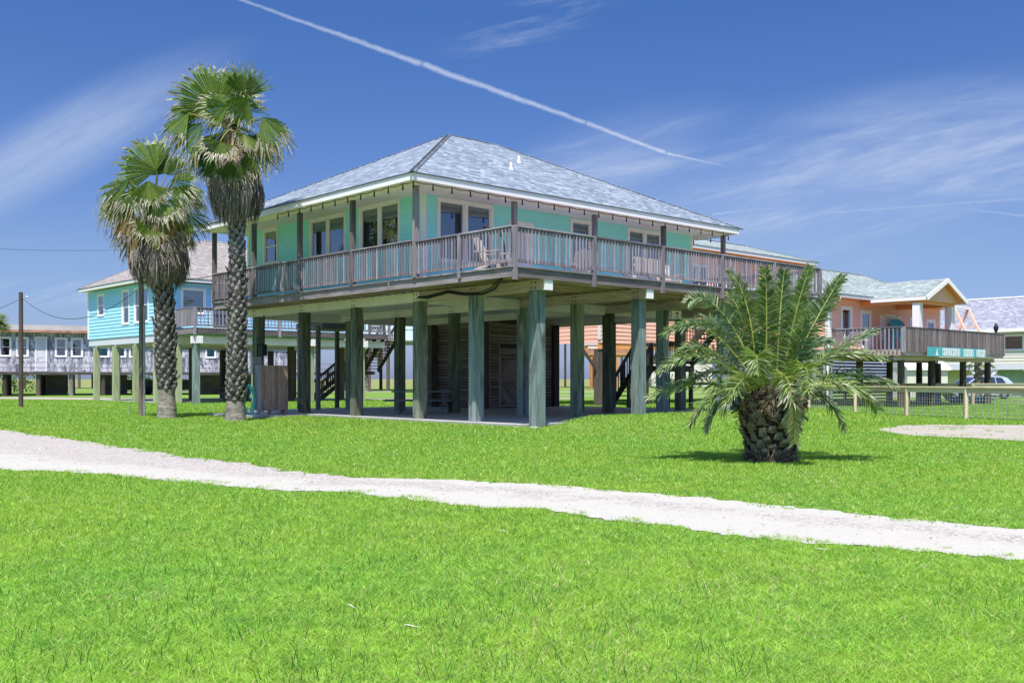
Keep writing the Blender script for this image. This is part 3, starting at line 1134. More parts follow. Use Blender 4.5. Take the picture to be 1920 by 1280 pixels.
def hip_roof(root, x0, x1, y0, y1, ze, rise, mat, capmat, fascia, soffit_z, fas_h=0.18, fasmat=None, sofmat=None, inset=None, name='roof'):
    """ridge along x; x0..y1 are the eave lines; returns the roof part"""
    W_ = y1 - y0
    h = W_ / 2
    k = rise / h
    ym = (y0 + y1) / 2
    r0, r1 = (x0 + h, ym, ze + rise), (x1 - h, ym, ze + rise)
    A, B, C_, D = (x0, y0, ze), (x1, y0, ze), (x1, y1, ze), (x0, y1, ze)
    mb = MB()
    slope(mb, [A, B, r1, r0], (1, 0, 0))
    slope(mb, [C_, D, r0, r1], (-1, 0, 0))
    slope(mb, [D, A, r0], (0, -1, 0))
    slope(mb, [B, C_, r1], (0, 1, 0))
    # shingle edge: thin butt below each eave
    for P, Q in ((A, B), (B, C_), (C_, D), (D, A)):
        mb.face([(P[0], P[1], ze - 0.02), (Q[0], Q[1], ze - 0.02), Q, P], [(0, 0), (5, 0), (5, 0.01), (0, 0.01)])
    rf = mb.build(name, mat, root)
    cb = MB()
    dn = {'s': (0, -1, -k), 'n': (0, 1, -k), 'w': (-1, 0, -k), 'e': (1, 0, -k)}
    caps(cb, A, r0, dn['s'], dn['w'])
    caps(cb, B, r1, dn['s'], dn['e'])
    caps(cb, C_, r1, dn['n'], dn['e'])
    caps(cb, D, r0, dn['n'], dn['w'])
    caps(cb, r0, r1, dn['s'], dn['n'])
    cb.build('ridge_cap', capmat, rf)
    fb = MB()
    t = 0.03
    i_ = 0.03
    zt = ze - 0.022
    fb.box(x0 + i_, x1 - i_, y0 + i_, y0 + i_ + t, zt - fas_h, zt)
    fb.box(x0 + i_, x1 - i_, y1 - i_ - t, y1 - i_, zt - fas_h, zt)
    fb.box(x0 + i_, x0 + i_ + t, y0 + i_ + t, y1 - i_ - t, zt - fas_h, zt)
    fb.box(x1 - i_ - t, x1 - i_, y0 + i_ + t, y1 - i_ - t, zt - fas_h, zt)
    fb.build('fascia', fasmat or M['white'], rf)
    sb = MB()
    zz = soffit_z
    a, b_, c, d_ = x0 + i_ + t, x1 - i_ - t, y0 + i_ + t, y1 - i_ - t
    sb.face([(a, c, zz), (a, d_, zz), (b_, d_, zz), (b_, c, zz)])
    sb.build('soffit', sofmat or M['soffit'], rf)
    return rf


def railing(root, p, q, zf, top, mat, spacing=0.122, bal=0.033, cap=True, balz=None, out=0.0, bottom=True, name='railing_panel'):
    """one bay between posts: balusters, sub rail, bottom rail and flat cap"""
    p, q = Vector((p[0], p[1], 0)), Vector((q[0], q[1], 0))
    d = (q - p)
    L = d.length
    d.normalize()
    nrm = Vector((d.y, -d.x, 0))
    mb = MB()
    up = Vector((0, 0, 1))
    o = nrm * out
    if cap:
        mb.bar(p + o + up * (top - 0.02), q + o + up * (top - 0.02), 0.14, 0.038)
    mb.bar(p + o + up * (top - 0.10), q + o + up * (top - 0.10), 0.038, 0.10)
    z0 = zf + 0.10
    if bottom:
        mb.bar(p + o + up * (zf + 0.13), q + o + up * (zf + 0.13), 0.038, 0.085)
    n = max(1, int(round(L / spacing)))
    for i in range(n):
        c = p + d * ((i + 0.5) * L / n) + o + nrm * 0.04
        zb = balz if balz is not None else zf + 0.085
        j = random.uniform(-0.006, 0.006)
        mb.obox(c + up * ((zb + top - 0.055) / 2 + j), up, d, nrm, (top - 0.055 - zb) / 2, bal / 2, 0.011 + bal * 0.08)
    return mb.build(name, mat, root)


def post(root, x, y, z0, z1, w, mat, name='railing_post'):
    mb = MB()
    mb.box(x - w / 2, x + w / 2, y - w / 2, y + w / 2, z0, z1)
    return mb.build(name, mat, root)


def stairs(root, p, q, z0, z1, width, mat, rail=0.95, balus=True, name='staircase'):
    """straight flight from p (z0) up to q (z1); p and q are on its centre line"""
    p, q = Vector((p[0], p[1], 0)), Vector((q[0], q[1], 0))
    d = q - p
    run = d.length
    d.normalize()
    s = Vector((-d.y, d.x, 0))
    up = Vector((0, 0, 1))
    n = max(3, int(round((z1 - z0) / 0.18)))
    mb = MB()
    for i in range(n):
        c = p + d * (run * (i + 0.5) / n) + up * (z0 + (z1 - z0) * (i + 1) / n - 0.02)
        mb.obox(c, s, d, up, width / 2, 0.14, 0.02)
    for k in (-1, 1):
        o = s * (k * (width / 2 - 0.0))
        mb.bar(p + o + up * (z0 + 0.02), q + o + up * (z1 - 0.08), 0.05, 0.26)
    st = mb.build(name, mat, root)
    rb = MB()
    for k in (-1, 1):
        o = s * (k * width / 2)
        a, b = p + o + up * (z0 + rail), q + o + up * (z1 + rail)
        rb.bar(a, b, 0.05, 0.14)
        for t in (0.03, 0.5, 0.97):
            c = p + d * run * t + o
            zz = z0 + (z1 - z0) * t
            rb.bar(c + up * (zz - 0.1), c + up * (zz + rail), 0.10, 0.10)
        if balus:
            m = int(run / 0.14)
            for i in range(m):
                t = (i + 0.5) / m
                c = p + d * run * t + o
                zz = z0 + (z1 - z0) * t
                rb.bar(c + up * (zz + 0.12), c + up * (zz + rail - 0.05), 0.035, 0.035)
    rb.build('handrail', mat, st)
    return st


# ================================================================== THE MINT HOUSE
DZ = 4.07                       # deck floor
HOUSE = empty('beach_house', P0, ROT, 'mint green raised beach house with wraparound deck on green timber piles', 'house')


def main_house():
    r = HOUSE
    U0, U1, V0, V1 = 1.25, 14.0, 5.25, 15.9
    WZ0, WZ1 = 3.95, 6.92
    # ---- walls with openings
    ML = wallM((U0, V1), (0, -1))              # left wall, measured from the far end
    MF = wallM((U0, V0), (1, 0))               # front wall
    MR = wallM((U1, V0), (0, 1))
    MBk = wallM((U1, V1), (-1, 0))
    la = lambda v: V1 - v
    opL = [(la(14.75), la(13.68), 5.38, 6.70), (la(11.55), la(9.33), 5.32, 6.68), (la(8.56), la(6.37), 5.28, 6.72)]
    fa = lambda u: u - U0
    opF = [(fa(1.75), fa(3.96), 4.75, 6.68), (fa(4.62), fa(5.68), DZ, 6.30), (fa(7.40), fa(8.45), 4.9, 6.66), (fa(10.3), fa(12.22), 4.9, 6.66)]
    mb = MB()
    siding(mb, ML, V1 - V0, WZ0, WZ1, opL)
    siding(mb, MF, U1 - U0, WZ0, WZ1, opF)
    siding(mb, MR, V1 - V0, WZ0, WZ1)
    siding(mb, MBk, U1 - U0, WZ0, WZ1)
    mb.build('wall', M['mint'], r)
    bx_ = []
    for (x, y) in ((U0, V0), (U1, V0), (U1, V1), (U0, V1)):
        sx = -1 if x == U0 else 1
        sy = -1 if y == V0 else 1
        bx_.append((min(x + sx * 0.029, x - sx * 0.09), max(x + sx * 0.029, x - sx * 0.09), min(y + sy * 0.029, y - sy * 0.09), max(y + sy * 0.029, y - sy * 0.09), WZ0, WZ1))
    each_box('corner_trim', M['trim'], r, bx_)
    for i, (a, b, c, d) in enumerate(opL):
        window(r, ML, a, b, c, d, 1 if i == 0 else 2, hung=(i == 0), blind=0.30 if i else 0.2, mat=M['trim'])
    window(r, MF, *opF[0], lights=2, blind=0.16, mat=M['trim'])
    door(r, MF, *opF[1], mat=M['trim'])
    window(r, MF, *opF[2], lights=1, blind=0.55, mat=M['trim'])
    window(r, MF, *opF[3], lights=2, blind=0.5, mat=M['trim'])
    # ---- roof
    rf = hip_roof(r, -0.45, 14.65, 3.50, 16.40, 6.85, 3.21, M['roof_blue'], M['roof_cap'], None, 6.70, fas_h=0.19, fasmat=M['white'])
    # porch ceiling between the post beam and the walls sits higher
    for (u, v, hh) in ((5.6, 6.2, 0.26), (7.25, 7.6, 0.26)):
        z = 6.85 + 3.21 * (v - 3.5) / 6.45
        vp = MB()
        vp.lathe((u, v, z - 0.05), [(0.045, 0), (0.045, hh), (0.036, hh), (0.036, hh - 0.08)], 12)
        pv = vp.build('vent_pipe', M['white'], rf)
        fl = MB()
        fl.lathe((u, v, z - 0.06), [(0.17, -0.02), (0.12, 0.08), (0.055, 0.14)], 12)
        fl.build('vent_flashing', M['metal'], pv)
    # header beams over the porch posts
    hb = MB()
    hb.box(-0.06, 0.07, 3.88, 16.2, 6.585, 6.70)
    hb.box(0.07, 14.3, 3.89, 4.02, 6.585, 6.70)
    hb.box(14.17, 14.30, 4.02, 16.2, 6.585, 6.70)
    hb.build('porch_beam', M['soffit'], r)
    # ---- porch posts
    for (u, v) in ((0.0, 3.95), (0.0, 7.05), (0.0, 10.08), (0.0, 13.1), (0.0, 16.08), (3.67, 3.95), (7.2, 3.95), (10.71, 3.95), (14.19, 3.95)):
        post(r, u, v, DZ, 6.585, 0.135, M['weathered_dark'], 'porch_post')
    # ---- deck
    db = MB()
    n = int(5.3 / 0.145)
    for i in range(n):
        v = -0.04 + i * 0.145
        db.box(-0.04, 14.24, v, v + 0.137, DZ - 0.038, DZ)
    n = int(1.27 / 0.145)
    for i in range(n):
        u = -0.04 + i * 0.145
        db.box(u, u + 0.137, 5.25, 16.25, DZ - 0.038, DZ)
    db.build('deck_floor', M['weathered'], r)
    rim = MB()
    rim.box(0.0, 14.2, 0.0, 0.045, 3.80, DZ - 0.04)
    rim.box(0.0, 0.045, 0.046, 16.2, 3.80, DZ - 0.04)
    rim.box(14.155, 14.2, 0.046, 16.2, 3.80, DZ - 0.04)
    rim.box(0.0, 14.2, 16.15, 16.195, 3.80, DZ - 0.041)
    rim.build('deck_rim', M['weathered_dark'], r)
    jo = MB()
    v = 0.45
    while v < 16.0:
        jo.box(0.05, 14.15 if v < 5.2 else 1.24, v, v + 0.04, 3.84, DZ - 0.04)
        v += 0.405
    jo.build('deck_joists', M['under'], r)
    # ceiling boards under the rooms and the cream band round them
    uc = MB()
    uc.box(1.27, 13.98, 5.40, 15.88, 3.80, 3.945)
    uc.build('floor_underside', M['cream_dull'], r)
    bd = MB()
    bd.box(1.42, 14.0, 5.26, 5.39, 3.50, 3.82)
    bd.box(13.80, 13.93, 5.39, 15.9, 3.50, 3.82)
    bd.box(1.42, 13.8, 15.77, 15.9, 3.50, 3.82)
    bd.build('floor_band', M['cream_dull'], r)
    # ---- beams on the piles
    for u in (1.25, 5.25, 9.3, 13.3):
        for s, (v0_, v1_, mt) in enumerate(((0.06, 5.24, M['warm']), (5.28, 15.75, M['cream_beam']))):
            b = MB()
            b.box(u - 0.13, u + 0.13, v0_, v1_, 3.55, 3.815)
            for vv in (0.45, 2.86, 5.45, 8.72, 11.9, 15.2):
                if v0_ <= vv <= v1_:
                    for dv in (-0.07, 0.07):
                        for dz in (3.62, 3.75):
                            b.M = Matrix.Translation((u - 0.13, vv + dv, dz)) @ Matrix.Rotation(R(-90), 4, 'Y')
                            b.lathe((0, 0, 0), [(0.024, 0), (0.024, 0.012), (0.0, 0.016)], 6, mi=1)
            b.M = None
            bo = b.build('beam', [mt, M['pile_dark']], r)
            if s == 0:
                c = MB()
                c.obox((u, 0.045, 3.683), (1, 0, 0), (0, 0, 1), (0, 1, 0), 0.145, 0.14, 0.02)
                c.build('beam_end_cap', M['white'] if u < 6 else M['weathered'], bo)
    # ---- piles
    for iu, u in enumerate((1.25, 5.25, 9.3, 13.3)):
        for iv, v in enumerate((0.45, 2.86, 5.41 if iu == 0 else 5.24, 8.72, 11.9, 15.2)):
            if u > 9.4 and v > 12: continue
            p = MB()
            w = 0.15
            z0 = -0.12
            p.obox((u + (0.03 if iv == 5 else 0), v, (z0 + 3.55) / 2), (1, 0, 0), (0, 1, 0), (0, 0, 1), w, w, (3.55 - z0) / 2)
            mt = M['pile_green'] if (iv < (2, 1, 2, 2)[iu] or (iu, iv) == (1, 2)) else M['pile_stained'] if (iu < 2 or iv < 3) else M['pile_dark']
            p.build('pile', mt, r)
    # ---- railings
    TP = 5.06
    us = [0.03, 2.87, 5.73, 8.55, 11.38, 14.17]
    vs = [0.03, 2.03, 3.95, 7.05, 10.08, 13.1, 16.1]
    for a, b in zip(us[:-1], us[1:]):
        railing(r, (a, 0.0), (b, 0.0), DZ, TP, M['weathered'])
    for a, b in zip(vs[:-1], vs[1:]):
        railing(r, (0.0, b), (0.0, a), DZ, TP + (0.05 if a > 3.9 else 0.0), M['weathered'])
    railing(r, (14.2, 0.03), (14.2, 2.5), DZ, TP, M['weathered'])
    railing(r, (14.2, 2.5), (14.2, 5.2), DZ, TP, M['weathered'])
    railing(r, (1.2, 16.15), (0.05, 16.15), DZ, TP, M['weathered'])
    for u in us:
        post(r, u, -0.03, 3.72, TP - 0.045, 0.10, M['weathered'])
    for v in (2.03,):
        post(r, -0.03, v, 3.90, TP - 0.045, 0.09, M['weathered'])
    post(r, 14.22, 2.5, 3.78, TP - 0.045, 0.09, M['weathered'])
    # ---- louvred store room
    lm = MB()
    su0, su1, sv0, sv1 = 9.62, 13.45, 11.95, 15.6
    MSF = wallM((su0, sv0), (1, 0))
    MSL = wallM((su0, sv1), (0, -1))
    d0, d1 = 0.60, 2.0
    for Mx, L, dr in ((MSF, su1 - su0, True), (MSL, sv1 - sv0, False)):
        lm.M = Mx
        z = 0.16
        while z < 3.44:
            spans = [(0.06, L - 0.06)]
            if dr:
                spans = [(0.06, d0 - 0.08), (d1 + 0.08, L - 0.06)] if z < 2.5 else [(0.06, L - 0.06)]
                if 2.28 < z < 2.62: spans = [(0.06, d0 - 0.08), (d1 + 0.08, L - 0.06)]
            for a, b in spans:
                lm.obox(((a + b) / 2, -0.022, z + 0.04), (1, 0, 0), Vector((0, -0.82, -0.57)), Vector((0, 0.57, -0.82)) * -1, (b - a) / 2, 0.009, 0.058)
            z += 0.128
        lm.box(0, L, 0.10, 0.12, 0.12, 3.50, mi=1)  # black backing sheet: shade between the slats put in as colour
        for a in ([0, L - 0.09] + ([d0 - 0.09, d1 + 0.0] if dr else [L / 2])):
            lm.box(a, a + 0.09, -0.05, 0.06, 0.12, 3.50)
        lm.box(0.09, L - 0.09, -0.045, 0.05, 3.42, 3.50)
    lm.M = None
    lm.box(su1, su1 + 0.03, sv0, sv1, 0.12, 3.5)
    lm.box(su0, su1, sv1, sv1 + 0.03, 0.12, 3.5)
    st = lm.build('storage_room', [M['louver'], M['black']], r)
    dm = MB()
    dm.M = MSF
    dm.box(d0, d1, 0.0, 0.04, 0.16, 2.22, mi=1)  # black panel stands in for shade in the gaps of the door slats
    dm.box(d0, d1, -0.05, 0.0, 2.26, 2.52)
    for (a, b, c, d) in ((d0, d0 + 0.09, 0.16, 2.22), (d1 - 0.09, d1, 0.16, 2.22), (d0 + 0.09, d1 - 0.09, 0.16, 0.25), (d0 + 0.09, d1 - 0.09, 2.13, 2.22), (d0 + 0.09, d1 - 0.09, 1.14, 1.22)):
        dm.box(a, b, -0.03, 0.0, c, d)
    # diagonal slats meeting in a chevron
    for half, (za, zb, sg) in enumerate(((0.25, 1.14, -1), (1.22, 2.13, 1))):
        x0, x1 = d0 + 0.09, d1 - 0.09
        for k in range(-9, 12):
            xs_ = x0 + k * 0.135
            pts = []
            for t in np.linspace(0, 1, 24):
                xx = xs_ + t * 1.0
                zz = (za + t * 1.0) if sg > 0 else (zb - t * 1.0)
                if x0 <= xx <= x1 and za <= zz <= zb:
                    pts.append((xx, zz))
            if len(pts) > 2:
                a, b = pts[0], pts[-1]
                dm.bar((a[0], -0.018, a[1]), (b[0], -0.018, b[1]), 0.075, 0.024, up=(0, 1, 0))
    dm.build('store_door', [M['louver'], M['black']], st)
    # ---- stair and landing at the far right of the deck
    lg = MB()
    for i in range(12):
        lg.box(15.9 + i * 0.14, 15.9 + i * 0.14 + 0.13, 7.9, 9.5, 1.80, 1.84)
    lg.box(15.88, 17.6, 7.85, 7.9, 1.58, 1.80)
    lg.box(15.88, 17.6, 9.5, 9.55, 1.58, 1.80)
    for (a, b) in ((15.95, 7.95), (17.5, 7.95), (15.95, 9.45), (17.5, 9.45)):
        lg.box(a - 0.07, a + 0.07, b - 0.07, b + 0.07, 0, 1.80)
    land = lg.build('stair_landing', M['pile_dark'], r)
    stairs(r, (14.35, 9.2), (15.9, 9.2), 0.1, 1.82, 0.95, M['pile_dark'])
    stairs(r, (16.9, 7.85), (16.9, 5.9), 1.84, DZ, 0.95, M['pile_dark'])
    railing(land, (15.9, 7.86), (17.6, 7.86), 1.84, 2.85, M['pile_dark'])
    railing(land, (17.6, 7.9), (17.6, 9.5), 1.84, 2.85, M['pile_dark'])
    railing(land, (16.4, 9.56), (17.6, 9.56), 1.84, 2.85, M['pile_dark'])
    # small bump-out of deck at the far left corner
    bo = MB()
    bo.box(4.6, 6.6, 16.2, 18.2, 3.28, 3.55)
    bo.box(4.5, 6.7, 16.2, 18.3, 3.62, 3.90)
    bo.build('rear_deck', M['weathered'], r)
    for (u, v) in ((4.7, 18.1), (6.5, 18.1)):
        post(r, u, v, 0, 3.3, 0.14, M['pile_dark'], 'rear_deck_post')


main_house()

# slab under the house
sb = MB()
sb.M = Matrix.Translation(P0) @ Matrix.Rotation(ROT, 4, 'Z')
sb.box(0.80, 14.3, 0.62, 16.3, -0.05, 0.12)
sb.box(-0.95, 0.798, 11.0, 14.6, -0.05, 0.10)
o = sb.build('concrete_slab', M['concrete'])
tag(o, kind='structure')


# ================================================================== PALMS
GREENS = [(0.16, 0.25, 0.055), (0.11, 0.185, 0.05), (0.23, 0.31, 0.065), (0.08, 0.14, 0.045)]
TAN = [(0.27, 0.22, 0.15), (0.35, 0.30, 0.23), (0.20, 0.16, 0.12), (0.50, 0.46, 0.40), (0.24, 0.22, 0.10), (0.18, 0.19, 0.07)]
GREY = [(0.17, 0.14, 0.125), (0.25, 0.21, 0.185), (0.10, 0.08, 0.07), (0.36, 0.32, 0.295), (0.21, 0.18, 0.165)]


def mixc(a, b, t):
    return tuple(a[i] * (1 - t) + b[i] * t for i in range(3))


def petiole(mb, p, q, w=0.035, col=(0.28, 0.33, 0.08), sag=0.08):
    p, q = Vector(p), Vector(q)
    m = (p + q) / 2 + Vector((0, 0, sag * (q - p).length))
    pts = [p, p.lerp(m, 0.6), m.lerp(q, 0.4), q]
    mb.tube(pts, [w, w * 0.75, w * 0.6, w * 0.45], 5, cols=[col] * 4)


def fan_leaf(mb, hub, f, nrm, L, spread=105, droop=0.35, nseg=36, cols=None, tips=None, tipstart=0.78, split=0.70, sag=0.0, fold=0.25, messy=0.1):
    """a costapalmate leaf: pleated joined part, then free drooping frayed tips"""
    hub = Vector(hub)
    f = Vector(f).normalized()
    nrm = Vector(nrm)
    s = f.cross(nrm).normalized()
    nrm = s.cross(f).normalized()
    cols = cols or GREENS
    tips = tips or TAN
    base = random.choice(cols[:3])
    dth = 2 * R(spread) / nseg
    down = Vector((0, 0, -1))

    def P(th, r, lift=0.0, dr=0.0):
        q = hub + f * (r * math.cos(th)) + s * (r * math.sin(th))
        q -= nrm * (abs(math.sin(th)) * fold * r)
        q += nrm * lift
        t = r / L
        return q + down * (dr * L * t ** 2.2)
    for i in range(nseg):
        th = -R(spread) + (i + 0.5) * dth
        Li = L * (0.80 + 0.20 * math.cos(th * 0.75)) * random.uniform(0.9, 1.05)
        jj = random.gauss(0, messy)
        r1 = Li * split * random.uniform(0.85, 1.1)
        dr = droop * random.uniform(0.6, 1.3)
        c1 = mixc(base, random.choice(cols), 0.35)
        ta, tb = th - dth * 0.5, th + dth * 0.5
        rid = 0.05 * Li / 1.2
        a0, b0 = P(ta, 0.03, 0, dr), P(tb, 0.03, 0, dr)
        a1, b1, m1 = P(ta, r1, 0, dr), P(tb, r1, 0, dr), P(th, r1, rid, dr)
        m0 = P(th, 0.03, 0.003, dr)
        mb.face([a0, a1, m1, m0], col=c1)
        mb.face([m0, m1, b1, b0], col=mixc(c1, (0.26, 0.36, 0.09), 0.4))  # pleat shading put into the colour: one half of each fold lighter
        # free tip in three pieces, narrowing and falling away
        w = (b1 - a1).length * 0.46
        rr = [r1, r1 + (Li - r1) * 0.38, r1 + (Li - r1) * 0.72, Li]
        ww = [w, w * 0.85, w * 0.5, w * 0.06]
        th2 = th + jj * 0.5
        ex = random.uniform(0.0, sag)
        pts = []
        for k, r in enumerate(rr):
            q = P(th + (th2 - th) * k / 3, r, 0, dr)
            q += down * (ex * L * (k / 3) ** 2) + Vector((random.gauss(0, .012), random.gauss(0, .012), random.gauss(0, .012))) * k
            pts.append(q)
        sd_ = (f * (-math.sin(th)) + s * math.cos(th))
        for k in range(3):
            t = (rr[k + 1] / Li)
            tc = mixc(c1, (0.28, 0.28, 0.10), max(0, t - tipstart + 0.25) * 1.2) if t < tipstart + random.uniform(-0.12, 0.16) else mixc(c1, random.choice(tips), 0.85)
            mb.face([pts[k] - sd_ * ww[k], pts[k + 1] - sd_ * ww[k + 1], pts[k + 1] + sd_ * ww[k + 1], pts[k] + sd_ * ww[k]], col=tc)


def dead_strands(mb, c, ang, r0, z0, length, n=26, spreadw=0.34, out=0.35):
    """one collapsed dead leaf hanging against the trunk"""
    d = Vector((math.cos(ang), math.sin(ang), 0))
    s = Vector((-d.y, d.x, 0))
    hub = Vector((c[0], c[1], z0)) + d * r0
    pet = Vector((c[0], c[1], z0 + random.uniform(0.25, 0.6))) + d * 0.16
    g = random.choice(GREY)
    mb.tube([pet, pet.lerp(hub, 0.55) + d * 0.10, hub], [0.028, 0.022, 0.016], 4, cols=[mixc(g, (0.4, 0.33, 0.22), 0.5)] * 3)
    for i in range(n):
        a = random.uniform(-1, 1)
        ln = length * random.uniform(0.6, 1.08) * (1 - 0.25 * abs(a))
        col = mixc(g, random.choice(GREY), 0.6)
        if random.random() < 0.10:
            col = mixc(col, random.choice(TAN), 0.65)
        w = random.uniform(0.007, 0.019)
        o = random.uniform(0.3, 1.0) * out
        p0 = hub
        p1 = hub + s * (a * spreadw * 0.55) + d * (o * 0.5) - Vector((0, 0, ln * 0.33))
        p2 = hub + s * (a * spreadw) + d * (o * 0.55 + random.gauss(0, .02)) - Vector((0, 0, ln * 0.7))
        p3 = hub + s * (a * spreadw * 1.0 + random.gauss(0, .04)) + d * (o * 0.25 + random.gauss(0, .04)) - Vector((0, 0, ln))
        pp = [p0, p1, p2, p3]
        ws = [w, w * 1.3, w, w * 0.2]
        tw = (s + d * random.uniform(-0.8, 0.8)).normalized()
        for k in range(3):
            mb.face([pp[k] - tw * ws[k], pp[k + 1] - tw * ws[k + 1], pp[k + 1] + tw * ws[k + 1], pp[k] + tw * ws[k]],
                    col=mixc(col, TAN[1], 0.5) if (k == 2 and random.random() < 0.25) else col)


def axis_at(ax, z):
    for (za, xa, ra), (zb, xb, rb) in zip(ax[:-1], ax[1:]):
        if z <= zb or (zb == ax[-1][0]):
            t = min(max((z - za) / (zb - za), 0), 1)
            return xa[0] * (1 - t) + xb[0] * t, xa[1] * (1 - t) + xb[1] * t, ra * (1 - t) + rb * t


def boots(mb, ax, z0, z1, per_m=26, w=0.15, h=0.20, out=0.07, cols=GREY, tipc=(0.45, 0.42, 0.38), jut=0.3, blunt=0.25, dens=1.0):
    """old leaf bases set in spirals round the trunk"""
    n = int((z1 - z0) * per_m * dens)
    for i in range(n):
        z = z0 + (z1 - z0) * (i + 0.5) / n
        a = i * 2.39996 + random.gauss(0, 0.07)
        x, y, r = axis_at(ax, z)
        d = Vector((math.cos(a), math.sin(a), 0))
        s = Vector((-d.y, d.x, 0))
        c = Vector((x, y, z)) + d * (r * 0.93)
        hh = h * random.uniform(0.8, 1.2)
        oo = out * random.uniform(0.6, 1.25) + (random.random() < 0.06) * jut * 0.25
        ww = w * random.uniform(0.85, 1.15)
        tip = c + d * oo + Vector((0, 0, hh))
        col = mixc(random.choice(cols), cols[0], 0.3)
        tw = ww * blunt
        bl, br = c - s * ww * 0.5, c + s * ww * 0.5
        bot = c + d * (oo * 0.25) - Vector((0, 0, hh * 0.12))
        tl, tr = tip - s * tw * 0.5, tip + s * tw * 0.5
        ti = tip - d * 0.035 - Vector((0, 0, 0.01))
        mid = c + d * (oo * 0.85) + Vector((0, 0, hh * 0.5))
        ml, mr = mid - s * ww * 0.42 - d * 0.02, mid + s * ww * 0.42 - d * 0.02
        mid = mid + d * 0.012
        lt = mixc(col, tipc, 0.35)
        mb.face([bl, bot, mid, ml], col=col)
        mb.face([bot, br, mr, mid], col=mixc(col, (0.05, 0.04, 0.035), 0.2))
        mb.face([ml, mid, tip, tl], col=lt)
        mb.face([mid, mr, tr, tip], col=mixc(lt, col, 0.5))
        mb.face([tl, tip, tr, ti], col=mixc(tipc, col, 0.25))
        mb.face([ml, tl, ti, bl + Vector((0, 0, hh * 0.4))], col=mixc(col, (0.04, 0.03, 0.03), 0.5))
        mb.face([mr, br + Vector((0, 0, hh * 0.4)), ti, tr], col=mixc(col, (0.04, 0.03, 0.03), 0.5))


